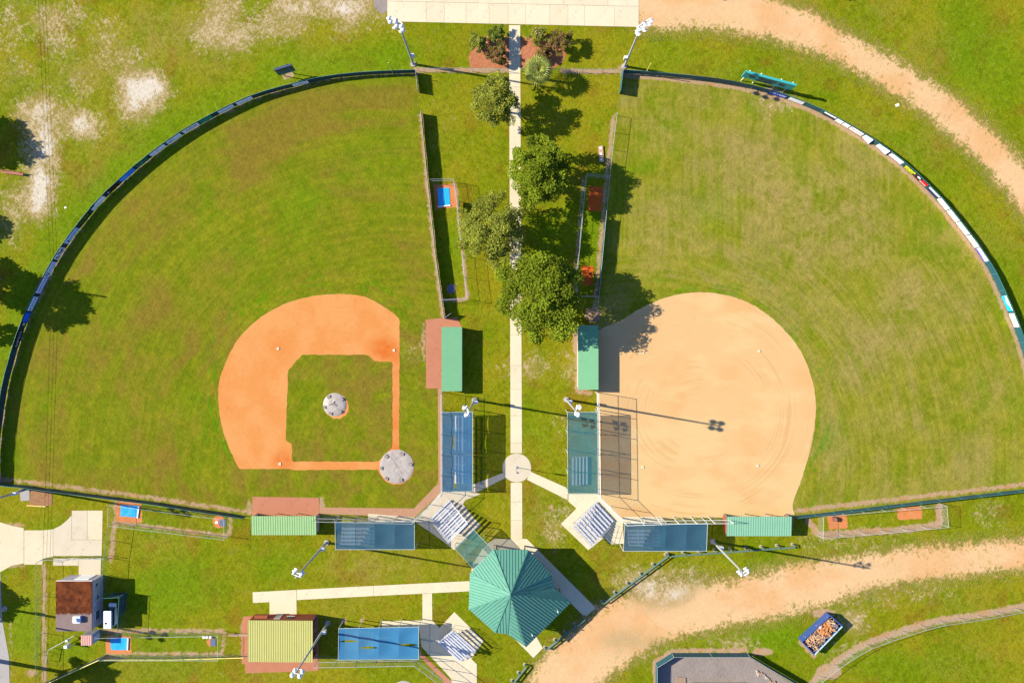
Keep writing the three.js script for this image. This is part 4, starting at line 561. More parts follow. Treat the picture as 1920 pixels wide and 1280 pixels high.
// ---------------------------------------------------------------- pavilion
{
  M.pav = std('sea green standing seam roof', new THREE.Color(0.082, 0.25, 0.175), 0.8, 0, { map: streaks }); M.seam = std('roof seam', new THREE.Color(0.03, 0.13, 0.1), 0.8, 0);
  const E = 4.8, apex = Q(956.6, 1114, 9.2), v = { A: Q(925, 1030.4, E), B: Q(990, 1030.4, E), C: Q(1034.6, 1077, E), D: Q(1039.3, 1102, E + 0.25), E: Q(1071, 1129, E - 0.25), F: Q(986.6, 1213, E - 0.25), G: Q(951.4, 1188.6, E + 0.25), H: Q(928, 1186, E), I: Q(878.7, 1141.7, E), J: Q(881, 1075, E) };
  const root = thing('pavilion', 'large eight sided pavilion with a sea green ribbed metal roof', 'pavilion', apex.clone().setY(0));
  const tri = (pts) => { const g = new THREE.BufferGeometry(), a = []; for (let i = 1; i < pts.length - 1; i++) for (const p of [pts[0], pts[i + 1], pts[i]]) a.push(p.x, p.y, p.z); g.setAttribute('position', new THREE.BufferAttribute(new Float32Array(a), 3)); const uv = []; for (let i = 0; i < a.length; i += 3) uv.push(a[i], a[i + 2]); g.setAttribute('uv', new THREE.BufferAttribute(new Float32Array(uv), 2)); g.computeVertexNormals(); return g; };
  const thick = (pts) => { const low = pts.map((p) => p.clone().setY(p.y - 0.12)), g = [tri(pts), tri(low)]; for (let i = 0; i < pts.length; i++) { const j = (i + 1) % pts.length; g.push(quad(pts[i], pts[j], low[j], low[i])); } return g; };
  const facets = [['A', 'B'], ['B', 'C'], ['C', 'D'], ['D', 'E', 'F', 'G'], ['G', 'H'], ['H', 'I'], ['I', 'J'], ['J', 'A']];
  for (const f of facets) {
    const pts = f.map((k) => v[k]), pan = part(root, 'roof_panel', thick([apex, ...pts]), M.pav);
    // seams run straight down the fall of the facet
    const a = pts.length === 4 ? pts[1] : pts[0], b = pts.length === 4 ? pts[2] : pts[1], e = b.clone().sub(a), L = e.length(); e.divideScalar(L);
    const foot = a.clone().addScaledVector(e, apex.clone().sub(a).dot(e)), fall = apex.clone().sub(foot), len = fall.length(), seams = []; const tA = apex.clone().sub(a).dot(e);
    for (let s = 0.2; s < L; s += 0.44) {
      let reach; if (pts.length === 4) { const m = Math.min(1, s < tA ? s / tA : (L - s) / (L - tA)); reach = Math.min(0.99, 0.45 + 0.6 * m); } else reach = s < tA ? s / tA : (L - s) / (L - tA);
      if (pts.length === 4) { const lim = s < tA ? (s + (tA - s) * 0.0) / tA : (L - s) / (L - tA); reach = Math.min(0.985, 0.42 + 0.62 * lim); }
      const p0 = a.clone().addScaledVector(e, s), p1 = p0.clone().addScaledVector(fall, Math.max(0.02, reach - 0.03)); if (p0.distanceTo(p1) > 0.25) seams.push(beam(p0.setY(p0.y + 0.03), p1.setY(p1.y + 0.03), 0.045, 0.045));
    }
    if (seams.length) part(pan, 'seams', seams, M.seam, 'stuff');
  }
  for (const k of Object.keys(v)) if (!'EF'.includes(k)) part(root, 'ridge_cap', beam(v[k].clone().setY(v[k].y + 0.06), apex.clone().setY(apex.y + 0.06), 0.2, 0.06), M.pav);
  part(root, 'finial', new THREE.SphereGeometry(0.16, 8, 6).translate(apex.x, apex.y + 0.12, apex.z), M.pav);
  const ctr = apex.clone(); for (const k of ['A', 'B', 'C', 'E', 'F', 'H', 'I', 'J']) { const p = v[k].clone().lerp(new THREE.Vector3(ctr.x, v[k].y, ctr.z), 0.16); part(root, 'post', box(0.22, v[k].y - 0.02, 0.22, p.x, (v[k].y - 0.02) / 2, p.z), M.wood); }
  const cg = new THREE.CylinderGeometry(2.4, 2.4, 3, 8); cg.rotateY(Math.PI / 8); part(root, 'kiosk', cg.translate(ctr.x, 1.5, ctr.z), M.block);
  const hatch = part(root, 'serving_hatch', box(1.6, 0.9, 0.1, ctr.x, 1.6, ctr.z + 2.24), M.dark); part(hatch, 'counter', box(1.9, 0.07, 0.45, ctr.x, 1.1, ctr.z + 2.4), M.wood);
  for (const [u, q] of [[1046, 1146], [998, 1190]]) { const p = Q(u, q, 5.2), r = part(root, 'vent_pipe', bar(p.clone().setY(4.9), p.clone().setY(5.55), 0.08, 8), M.pipeWhite); }
}

// ---------------------------------------------------------------- sports light poles
M.lampShell = std('white lamp housing', new THREE.Color(0.6, 0.62, 0.65), 0.45, 0.2); M.glass = std('lamp glass', new THREE.Color(0.5, 0.56, 0.6), 0.1, 0.3); M.boxGrey = std('grey metal cabinet', new THREE.Color(0.6, 0.62, 0.64), 0.5, 0.2);
const bell = new THREE.LatheGeometry([[0.02, 0.5], [0.12, 0.5], [0.16, 0.34], [0.2, 0.24], [0.34, 0.1], [0.42, -0.02], [0.4, -0.04], [0.3, 0.08], [0.02, 0.12]].map(([x, y]) => new THREE.Vector2(x, y)), 14);
// aim = the direction its lamps face; tiers of crossarms with lamps set side by side
function lightPole(label, u, v, h, aim, tiers, o = {}) {
  const p = P(u, v), root = thing('light_pole', label, 'light pole', p, 'sports field light poles'), f = new THREE.Vector3(Math.cos(aim), 0, Math.sin(aim)), s = new THREE.Vector3(-f.z, 0, f.x), at = (a, b, y) => p.clone().addScaledVector(s, a).addScaledVector(f, b).setY(y);
  part(root, 'footing', new THREE.CylinderGeometry(0.42, 0.46, 0.2, 12).translate(p.x, 0.06, p.z), M.concreteGrey);
  part(root, 'pole', bar(p.clone().setY(0.1), p.clone().setY(h), 0.2, 10, 0.1), o.mat || M.galv);
  const cab = part(root, 'cabinet', box(0.5, 0.9, 0.4, p.x + (o.cab || 0.36), 3.4, p.z), M.boxGrey); part(cab, 'cabinet_door', box(0.42, 0.8, 0.03, p.x + (o.cab || 0.36), 3.4, p.z - 0.22), M.lampShell);
  tiers.forEach(([y, n], i) => {
    const w = (n - 1) * 0.5; part(root, 'crossarm', beam(at(-w - 0.2, 0.16, y), at(w + 0.2, 0.16, y), 0.1, 0.1), M.pipeWhite);
    for (let k = 0; k < n; k++) {
      const q = at(-w + k, 0.5, y - 0.12), g = bell.clone(); const dir = f.clone().multiplyScalar(0.75).setY(-0.66).normalize(); g.applyQuaternion(new THREE.Quaternion().setFromUnitVectors(new THREE.Vector3(0, -1, 0), dir)); g.scale(0.85, 0.85, 0.85); g.translate(q.x, q.y, q.z);
      const l = part(root, 'floodlight', g, M.lampShell); const gg = new THREE.CircleGeometry(0.25, 14); gg.applyQuaternion(new THREE.Quaternion().setFromUnitVectors(new THREE.Vector3(0, 0, 1), dir)); gg.translate(q.x + dir.x * 0.02, q.y + dir.y * 0.02, q.z + dir.z * 0.02); part(l, 'lens', gg, M.glass); part(l, 'bracket', bar(at(-w + k, 0.16, y), q.clone(), 0.05, 6), M.pipeWhite);
    }
  });
  return root;
}
lightPole('tall light pole at the top left corner beside the parking apron', 775, 120, 16.8, 2.1, [[16.5, 3], [15.3, 3], [14.1, 2]]);
lightPole('tall light pole at the top right corner beside the dirt road', 1171, 124, 16.8, 1.0, [[16.5, 3], [15.3, 3], [14.1, 2]], { cab: -0.36 });
lightPole('light pole beside the torn blue canopy', 890, 750, 16.2, 2.9, [[16.0, 2], [15.15, 2]]);
lightPole('light pole beside the teal canopy at the pale infield', 1062, 749, 16.2, 0.25, [[16.0, 2], [15.15, 2]]);
lightPole('light pole between the lime dugout and the deep blue canopy', 612, 1017, 16.5, 5.1, [[16.2, 2], [15.3, 2]]);
lightPole('light pole standing by the guard rail above the lower dirt road', 1337, 1015, 16.5, 4.3, [[16.2, 2], [15.3, 2]]);
lightPole('dark light pole right of the yellow green roof', 614, 1168, 17, 1.7, [[16.7, 2], [15.4, 2]], { mat: M.galv });
lightPole('blue grey light pole leaning out at the left edge by the sand pit', 52, 916, 16.8, -0.9, [[16.5, 2], [15.2, 2]]);
lightPole('light pole at the left edge beside the long chain link fence', 8, 1141, 16.8, 0.6, [[16.5, 2], [15.2, 2]]);

// ---------------------------------------------------------------- scoreboards
M.boardTeal = std('teal scoreboard face', new THREE.Color(0.03, 0.3, 0.28), 0.5); M.boardNavy = std('navy scoreboard face', new THREE.Color(0.02, 0.045, 0.09), 0.5); M.boardDark = std('scoreboard digit window', new THREE.Color(0.015, 0.03, 0.05), 0.3); M.boardGreen = std('dark green scoreboard strip', new THREE.Color(0.02, 0.16, 0.14), 0.5);
function scoreboard(label, feet, y0, y1, face, windows, over = 0.8, postMat = M.pipeWhite) {
  const W = feet.map(([u, v]) => P(u, v)), a = W[0], b = W[W.length - 1], d = b.clone().sub(a).normalize(), n = new THREE.Vector3(-d.z, 0, d.x), root = thing('scoreboard', label, 'scoreboard', a.clone().lerp(b, 0.5), 'scoreboards');
  for (const p of W) part(root, 'post', bar(p.clone(), p.clone().setY(y1 + 0.15), 0.07, 8), postMat);
  const s = a.clone().addScaledVector(d, -over), e = b.clone().addScaledVector(d, over), L = s.distanceTo(e), off = (x, y, o) => s.clone().addScaledVector(d, x).addScaledVector(n, o).setY(y);
  const pan = part(root, 'board', beam(off(0, (y0 + y1) / 2, 0.2), off(L, (y0 + y1) / 2, 0.2), 0.25, y1 - y0), face);
  for (const [x, w, y, h, m] of windows) part(pan, 'display_window', beam(off(x * L, y0 + (y1 - y0) * y, 0.335), off((x + w) * L, y0 + (y1 - y0) * y, 0.335), 0.03, h * (y1 - y0)), m || M.boardDark);
  part(pan, 'hood', beam(off(0, y1 + 0.05, 0.22), off(L, y1 + 0.05, 0.22), 0.34, 0.06), face);
  return root;
}
scoreboard('small navy scoreboard on two posts above the left outfield fence', [[535, 143], [552, 138]], 1.7, 4, M.boardNavy, [[0.06, 0.88, 0.42, 0.1, M.boardGreen], [0.06, 0.4, 0.18, 0.16, M.boardGreen], [0.54, 0.4, 0.18, 0.16, M.boardGreen], [0.1, 0.8, 0.72, 0.2, M.boardDark]], 0.6, M.blackPipe);
scoreboard('long teal scoreboard on four posts above the right outfield fence', [[1390, 151], [1411, 156], [1447, 166], [1468, 172]], 2.2, 4.2, M.boardTeal, [[0.12, 0.1, 0.55, 0.4], [0.3, 0.34, 0.6, 0.36], [0.7, 0.12, 0.5, 0.4], [0.3, 0.3, 0.2, 0.2]], 0.6);
// ---------------------------------------------------------------- trees
M.bark = std('grey bark', new THREE.Color(0.14, 0.11, 0.085), 0.95);
const leafMat = (name, c) => { const m = std(name, c, 0.8, 0, { vertexColors: true, transmission: 0.35, thickness: 0, specularIntensity: 0 }); m.roughness = 0.95; return m; };
M.leafOlive = leafMat('olive foliage', new THREE.Color(0.22, 0.225, 0.04)); M.leafGreen = leafMat('green foliage', new THREE.Color(0.165, 0.2, 0.018)); M.leafDark = leafMat('dark foliage', new THREE.Color(0.12, 0.15, 0.03)); M.leafRed = leafMat('reddish foliage', new THREE.Color(0.17, 0.12, 0.04));
// leaves are small bent blades gathered on twigs, twigs gathered in clumps round the ends of the limbs
function foliage(clumps, size, seed, tint = 0.35) {
  const R = rng(seed), pos = [], nor = [], colr = [];
  for (const { c, r, n } of clumps) {
    const shade = 0.72 + 0.56 * R();
    for (let i = 0; i < n; i++) {
      let x, y, z; do { x = R() * 2 - 1; y = R() * 2 - 1; z = R() * 2 - 1; } while (x * x + y * y + z * z > 1);
      const k = r * (0.55 + 0.5 * Math.cbrt(R())), L = Math.hypot(x, y, z) || 1, o = new THREE.Vector3(c.x + x / L * k * (0.35 + 0.65 * L), c.y + y / L * k * 0.75, c.z + z / L * k * (0.35 + 0.65 * L));
      const dir = new THREE.Vector3(R() - 0.5 - 0.1, (R() - 0.55) * 0.55, R() - 0.5).normalize(), side = new THREE.Vector3((R() - 0.5) * 0.9 - 0.25, 0.75, (R() - 0.5) * 0.9).cross(dir).normalize(), s = size * (0.6 + 0.8 * R());
      const a = o, b = o.clone().addScaledVector(dir, s * 0.5).addScaledVector(side, s * 0.3), d = o.clone().addScaledVector(dir, s * 0.5).addScaledVector(side, -s * 0.3), e = o.clone().addScaledVector(dir, s), q = side.clone().cross(dir); b.addScaledVector(q, s * 0.08); d.addScaledVector(q, s * 0.08); const flip = q.y < 0; if (flip) q.negate();
      const t = shade * (1 - tint / 2 + tint * R()), yel = R() < 0.26 ? 1.45 : 1;
      for (const p of flip ? [a, e, b, a, d, e] : [a, b, e, a, e, d]) { pos.push(p.x, p.y, p.z); nor.push(q.x, q.y, q.z); colr.push(t * yel * 0.92, t * (yel > 1 ? 1.3 : 1) * (0.97 + 0.1 * R()), t * 0.85); }
    }
  }
  const g = new THREE.BufferGeometry(); g.setAttribute('position', new THREE.BufferAttribute(new Float32Array(pos), 3)); g.setAttribute('normal', new THREE.BufferAttribute(new Float32Array(nor), 3)); g.setAttribute('color', new THREE.BufferAttribute(new Float32Array(colr), 3)); return g;
}
function tree(name, label, u, v, h, rad, m, o = {}) {
  const R = rng(o.seed || 1), p = P(u, v), root = thing(name, label, o.category || 'tree', p, o.group), limbs = [], clumps = [], th = h * (o.trunk || 0.32), tr = o.tr || h * 0.028;
  part(root, 'trunk', bar(p.clone().setY(-0.1), p.clone().add(new THREE.Vector3(0.1, th, 0.05)), tr, 9, tr * 0.75), M.bark);
  const N = o.limbs || 16, base = p.clone().setY(th * 0.95);
  for (let i = 0; i < N; i++) {
    const a = i * 2.399 + R() * 0.5, f = Math.sqrt((i + 0.6) / N), rr = rad * f * (0.78 + 0.3 * R()) * (1 + (o.wide || 0) * Math.cos(a * 2)), y = th + (h - th) * (0.95 - 0.55 * f * f + (R() - 0.5) * 0.2), end = p.clone().add(new THREE.Vector3(Math.cos(a) * rr * (o.sx || 1), 0, Math.sin(a) * rr * (o.sz || 1))).setY(y);
    const midp = base.clone().lerp(end, 0.5).add(new THREE.Vector3((R() - 0.5) * rad * 0.12, (h - th) * 0.08, (R() - 0.5) * rad * 0.12));
    limbs.push(bar(base.clone(), midp, tr * 0.42, 5, tr * 0.26), bar(midp, end, tr * 0.26, 5, tr * 0.08));
    const nt = 4; for (let k = 0; k < nt; k++) { const e2 = end.clone().add(new THREE.Vector3((R() - 0.5) * rad * 0.55, (R() - 0.3) * rad * 0.3, (R() - 0.5) * rad * 0.55)); limbs.push(bar(midp.clone().lerp(end, 0.3 + 0.6 * R()), e2, tr * 0.1, 4, tr * 0.03)); clumps.push({ c: e2, r: rad * (0.13 + 0.1 * R()), n: Math.round((o.leaves || 110) * (0.6 + 0.8 * R())) }); }
    clumps.push({ c: end, r: rad * (0.2 + 0.08 * R()), n: Math.round((o.leaves || 110) * 1.3) });
  }
  part(root, 'limbs', limbs, M.bark);
  const g = foliage(clumps, o.leaf || 0.3, (o.seed || 1) * 31), b = p; g.translate(-b.x, 0, -b.z); const c = new THREE.Mesh(g, m); c.name = 'crown'; c.castShadow = c.receiveShadow = true; root.add(c);
  return { root, clumps };
}
const rowTrees = 'shade trees along the sidewalk';
tree('elm_tree', 'thin olive tree just below the left mulch bed', 930, 206, 7.4, 3.5, M.leafOlive, { seed: 2, leaves: 100, limbs: 17, group: rowTrees, leaf: 0.26 });
tree('elm_tree', 'dense tree right of the sidewalk, beside the upper clay bed', 1009, 338, 8.2, 4.6, M.leafGreen, { seed: 3, leaves: 160, limbs: 20, group: rowTrees, sx: 0.85, sz: 1.1 });
tree('elm_tree', 'grey branched olive tree left of the sidewalk, beside the bullpen', 926, 438, 8, 4.8, M.leafOlive, { seed: 4, leaves: 125, limbs: 20, group: rowTrees, leaf: 0.28 });
tree('elm_tree', 'largest green tree, shading the clay infield corner', 1013, 556, 9.6, 6.2, M.leafGreen, { seed: 5, leaves: 180, limbs: 26, group: rowTrees, leaf: 0.32 });
// trees beyond the left edge, known by the shade they throw on the turf
tree('roadside_tree', 'large tree beyond the left edge, shading the sandy ground', -114, 248, 9, 3.7, M.leafDark, { seed: 6, leaf: 0.42, leaves: 90, limbs: 18, group: 'trees beyond the left edge' });
tree('roadside_tree', 'tree beyond the left edge, above the utility pole', -104, 412, 6, 2.6, M.leafDark, { seed: 7, leaf: 0.42, leaves: 60, limbs: 10, group: 'trees beyond the left edge' });
tree('roadside_tree', 'tallest tree beyond the left edge, shading the left fence', -84, 534, 13.4, 3.9, M.leafDark, { seed: 8, leaf: 0.42, leaves: 90, limbs: 18, group: 'trees beyond the left edge', trunk: 0.5 });
tree('roadside_tree', 'spreading tree beyond the left edge, beside the tallest tree', -104, 518, 9, 3.6, M.leafDark, { seed: 9, leaf: 0.42, leaves: 100, limbs: 18, group: 'trees beyond the left edge' });
tree('roadside_tree', 'small tree beyond the left edge, below the utility pole', -62, 614, 5.4, 1.6, M.leafDark, { seed: 10, leaf: 0.42, leaves: 50, limbs: 8, group: 'trees beyond the left edge' });
tree('roadside_tree', 'tree beyond the left edge beside the grey walk', -110, 1110, 7, 3.6, M.leafDark, { seed: 12, leaf: 0.42, leaves: 80, limbs: 14, group: 'trees beyond the left edge' });
tree('roadside_tree', 'tree beyond the lower left corner, shading the bottom lawn', -20, 1236, 13, 2.6, M.leafDark, { seed: 13, leaf: 0.42, leaves: 60, limbs: 10, group: 'trees beyond the left edge', trunk: 0.6 });
tree('roadside_tree', 'bushy tree beyond the lower left corner', -90, 1330, 8, 4, M.leafDark, { seed: 14, leaf: 0.42, leaves: 80, limbs: 14, group: 'trees beyond the left edge' });
for (const [i, u] of [[0, 1352], [1, 1604], [2, 1664], [3, 1700]]) tree('verge_shrub', ['shrub at the top edge on the dirt road', 'left shrub of three at the top edge', 'middle shrub of three at the top edge', 'right shrub of three at the top edge'][i], u - 24, -20, 2.2, 1.1, M.leafDark, { seed: 20 + i, leaves: 40, limbs: 7, leaf: 0.24, category: 'shrub', group: 'shrubs at the top edge' });
// flowering shrubs in the mulch beds
M.flower = std('pink blossom', new THREE.Color(0.45, 0.12, 0.14), 0.8);
[[896, 88, 2.4, 1.35, 'shrub with pale tips at the left end of the left mulch bed', 'olive'], [931, 72, 2.5, 1.3, 'dark shrub at the top of the left mulch bed', 'dark'], [933, 108, 2.2, 1.45, 'pink flowering shrub at the sidewalk edge of the left mulch bed', 'pink'], [1009, 73, 2.3, 1.35, 'olive shrub at the top of the right mulch bed', 'olive'], [1049, 87, 3, 1.7, 'tall pink flowering shrub at the right end of the right mulch bed', 'pink'], [1018, 104, 1.6, 1.1, 'small reddish shrub tucked behind the palm', 'red']].forEach(([u, v, h, r, label, kind], i) => {
  const { root, clumps } = tree('flowering_shrub', label, u, v, h, r, kind === 'dark' ? M.leafDark : kind === 'olive' ? M.leafOlive : M.leafRed, { seed: 30 + i, leaves: 55, limbs: 12, leaf: 0.2, trunk: 0.2, tr: 0.05, category: 'shrub', group: 'shrubs in the mulch beds' });
  if (kind !== 'dark') { const R = rng(40 + i), g = []; for (const c of clumps) if (R() < (kind === 'pink' ? 0.26 : 0.1)) for (let k = 0; k < 4; k++) g.push(new THREE.IcosahedronGeometry(0.04 + 0.04 * R(), 0).translate(c.c.x + (R() - 0.5) * 0.5, c.c.y + 0.1 + R() * 0.25, c.c.z + (R() - 0.5) * 0.5)); part(root, 'blossoms', g, kind === 'olive' ? std('pale blossom', new THREE.Color(0.55, 0.36, 0.3), 0.8) : M.flower, 'stuff'); }
});
{ // fan palm
  const p = P(1008, 146), h = 3.4, root = thing('fan_palm', 'fan palm with pale green fronds beside the sidewalk', 'palm', p);
  part(root, 'trunk', bar(p.clone().setY(-0.1), p.clone().setY(h), 0.24, 10, 0.2), M.bark);
  const R = rng(77), mats = [leafMat('palm frond', new THREE.Color(0.34, 0.38, 0.08)), leafMat('young palm frond', new THREE.Color(0.44, 0.46, 0.14)), leafMat('old palm frond', new THREE.Color(0.2, 0.25, 0.04))]; for (const m of mats) m.vertexColors = false;
  for (let i = 0; i < 46; i++) {
    const a = i * 2.399 + R() * 0.3, f = i / 46, el = 1.15 - 1.5 * f + (R() - 0.5) * 0.2, len = 0.25 + 1.15 * Math.sqrt(f), out = new THREE.Vector3(Math.cos(a) * Math.cos(el), Math.sin(el), Math.sin(a) * Math.cos(el)), hub = p.clone().setY(h + 0.05), tip = hub.clone().addScaledVector(out, len);
    const side = new THREE.Vector3(-Math.sin(a), 0, Math.cos(a)), upn = side.clone().cross(out).normalize(); if (upn.y < 0) upn.negate();
    const pos = []; const n = 9, FR = 1.15 + 0.3 * R();
    for (let k = 0; k < n; k++) { const t = (k / (n - 1) - 0.5) * 2.7, w = 0.115, fr = FR * (1 - 0.14 * Math.abs(t)), q = (ang, r, dip) => tip.clone().addScaledVector(out, Math.cos(ang) * r).addScaledVector(side, Math.sin(ang) * r).addScaledVector(upn, -dip).setY(0).add(new THREE.Vector3(0, tip.y + out.y * Math.cos(ang) * r - upn.y * dip, 0)); const c0 = tip.clone(), l = q(t - w, fr * 0.55, 0.03), r = q(t + w, fr * 0.55, 0.03), m = q(t, fr * 0.55, -0.03), e = q(t, fr, 0.16 + 0.1 * R()); for (const s of [c0, l, m, c0, m, r, l, e, m, m, e, r]) pos.push(s.x, s.y, s.z); }
    const g = new THREE.BufferGeometry(); g.setAttribute('position', new THREE.BufferAttribute(new Float32Array(pos), 3)); g.computeVertexNormals();
    part(root, 'frond', [g, bar(hub, tip, 0.025, 4, 0.015)], mats[i % 3]);
  }
}

// ---------------------------------------------------------------- mossy hut at lower left
{
  const h = 3.3, a = Q(105, 1091, h), b = Q(170, 1182, h), cx = (a.x + b.x) / 2, cz = (a.z + b.z) / 2, w = b.x - a.x, d = b.z - a.z, root = thing('utility_hut', 'lavender grey hut with a moss brown roof at lower left', 'hut', new THREE.Vector3(cx, 0, cz));
  const wallM = std('lavender grey siding', new THREE.Color(0.42, 0.38, 0.42), 0.85), trim = std('pale trim', new THREE.Color(0.62, 0.58, 0.52), 0.7), glass = std('window glass', new THREE.Color(0.12, 0.16, 0.2), 0.1, 0.2);
  const moss = dataTex(512, 768, (i, j) => { const x = i / 512, y = j / 768, n = fbm(x * 9, y * 13, 4), f = vn(x * 150, y * 220), edge = 0.34 + 0.03 * (vn(x * 14, 3) - 0.5); const grey = mix3(alb(150, 128, 122), alb(178, 156, 148), n * 0.8 + f * 0.25), brown = mix3(alb(84, 42, 26), alb(150, 84, 46), sstep(0.25, 0.8, n * 0.65 + f * 0.4)); return mix3(grey, brown, sstep(edge - 0.02, edge + 0.03, y + 0.03 * (f - 0.5))); });
  const rg = new THREE.BoxGeometry(w + 0.2, 0.16, d + 0.2); rg.translate(cx, h - 0.08, cz); const uv = rg.attributes.uv, p = rg.attributes.position; for (let i = 0; i < p.count; i++) uv.setXY(i, (p.getX(i) - a.x + 0.1) / (w + 0.2), 1 - (p.getZ(i) - a.z + 0.1) / (d + 0.2));
  const roof = part(root, 'roof', rg, std('moss grown roof', 0xffffff, 0.95, 0, { map: moss, bumpMap: moss, bumpScale: 0.03 }));
  part(root, 'wall', box(0.15, h - 0.16, d, b.x - 0.075, (h - 0.16) / 2, cz), wallM); part(root, 'wall', box(0.15, h - 0.16, d, a.x + 0.075, (h - 0.16) / 2, cz), wallM);
  part(root, 'wall', box(w - 0.3, h - 0.16, 0.15, cx, (h - 0.16) / 2, a.z + 0.075), wallM); part(root, 'wall', box(w - 0.3, h - 0.16, 0.15, cx, (h - 0.16) / 2, b.z - 0.075), wallM);
  for (const [z, ww, y, hh] of [[a.z + 0.9, 0.6, 1.9, 0.7], [a.z + 2.9, 0.7, 1.6, 0.7], [a.z + 5.6, 1.4, 1.6, 1.1]]) { const wd = part(root, 'window', box(0.06, hh, ww, b.x + 0.02, y, z), glass); part(wd, 'frame', [box(0.09, 0.08, ww + 0.16, b.x + 0.03, y + hh / 2 + 0.04, z), box(0.09, 0.08, ww + 0.16, b.x + 0.03, y - hh / 2 - 0.04, z), box(0.09, hh, 0.08, b.x + 0.03, y, z + ww / 2 + 0.04), box(0.09, hh, 0.08, b.x + 0.03, y, z - ww / 2 - 0.04)], trim); }
  for (let k = 0; k < 3; k++) part(root, 'wall_batten', box(0.04, h - 0.4, 0.06, b.x + 0.02, h / 2 - 0.05, a.z + 2.1 + k * 1.4), trim);
  const dr = part(root, 'roller_door', box(2.2, 2.2, 0.06, cx + 0.5, 1.12, a.z - 0.03), std('pale roller door', new THREE.Color(0.7, 0.72, 0.74), 0.5, 0.1)); for (let k = 0; k < 5; k++) part(dr, 'slat', box(2.16, 0.05, 0.03, cx + 0.5, 0.35 + k * 0.42, a.z - 0.075), trim);
  part(root, 'wall_lamp', box(0.25, 0.2, 0.25, b.x + 0.13, 2.7, a.z + 3.7), M.lampShell);
  part(root, 'gutter', box(w + 0.24, 0.1, 0.1, cx, h - 0.12, a.z - 0.16), trim);
  const vp = Q(142, 1162, h + 0.5), vent = part(root, 'roof_vent', box(1.05, 0.5, 1.0, vp.x, h + 0.25, vp.z), std('white vent hood', new THREE.Color(0.8, 0.8, 0.8), 0.5)); part(vent, 'fan_cap', new THREE.CylinderGeometry(0.34, 0.3, 0.3, 14).translate(vp.x - 0.1, h + 0.66, vp.z), M.lampShell); part(vent, 'flap', box(0.12, 0.5, 0.8, vp.x + 0.6, h + 0.3, vp.z), std('blue vent flap', new THREE.Color(0.12, 0.2, 0.42), 0.5));
  const ac = tag(part(scene, numbered('air_conditioner'), [box(0.9, 0.9, 1.1, a.x - 0.75, 0.5, cz + 0.5)], M.boxGrey), 'grey air conditioner box beside the left wall of the mossy hut', 'air conditioner'); part(ac, 'grille', box(0.7, 0.04, 0.9, a.x - 0.75, 0.97, cz + 0.5), M.aluDark); part(ac, 'fan', new THREE.CylinderGeometry(0.28, 0.28, 0.05, 14).translate(a.x - 0.75, 1.0, cz + 0.5), M.dark);
}
{ // utility cart parked in the cage
  const white = std('white painted body', new THREE.Color(0.82, 0.83, 0.85), 0.35), glass = std('dark cart glass', new THREE.Color(0.03, 0.05, 0.09), 0.08, 0.2), tyre = std('tyre rubber', new THREE.Color(0.02, 0.02, 0.02), 0.9);
  const g = P(...QP(200, 1161, 2.4)), x = g.x, z = g.z, root = thing('utility_cart', 'white utility cart with a hard roof parked beside the hut', 'cart', g);
  const rb = new THREE.ExtrudeGeometry((() => { const s = new THREE.Shape(); s.moveTo(-0.6, 0.02); s.lineTo(0.6, 0.02); s.lineTo(0.54, 0.12); s.lineTo(-0.54, 0.12); s.closePath(); return s; })(), { depth: 2.6, bevelEnabled: true, bevelSize: 0.05, bevelThickness: 0.05, bevelSegments: 2 }); part(root, 'roof', rb.translate(x, 2.25, z - 1.2), white);
  part(root, 'chassis', box(1.15, 0.3, 3.1, x, 0.45, z), M.dark); part(root, 'bonnet', box(1.1, 0.35, 0.75, x, 0.75, z - 1.5), white); part(root, 'windscreen', beam(new THREE.Vector3(x, 0.95, z - 1.35), new THREE.Vector3(x, 2.25, z - 1.12), 1.05, 0.04), glass); part(root, 'rear_panel', box(1.1, 1.6, 0.06, x, 1.45, z + 1.35), white);
  for (const s of [-1, 1]) { part(root, 'side_window', box(0.05, 0.8, 1.9, x + s * 0.56, 1.72, z + 0.05), glass); part(root, 'side_panel', box(0.06, 0.72, 2.5, x + s * 0.57, 0.95, z + 0.1), white); for (const q of [-1.1, 1.05]) { const wh = new THREE.CylinderGeometry(0.28, 0.28, 0.2, 14); wh.rotateZ(Math.PI / 2); const ww = part(root, 'wheel', wh.translate(x + s * 0.56, 0.28, z + q), tyre); const rm = new THREE.CylinderGeometry(0.14, 0.14, 0.22, 10); rm.rotateZ(Math.PI / 2); part(ww, 'rim', rm.translate(x + s * 0.56, 0.28, z + q), M.galv); } part(root, 'headlight', new THREE.SphereGeometry(0.09, 8, 6).translate(x + s * 0.38, 0.8, z - 1.87), M.lampShell); }
  part(root, 'seat', box(1.0, 0.2, 0.5, x, 0.85, z - 0.3), M.dark); part(root, 'roof_hatch', box(0.3, 0.05, 0.3, x - 0.2, 2.45, z + 0.6), M.dark);
}
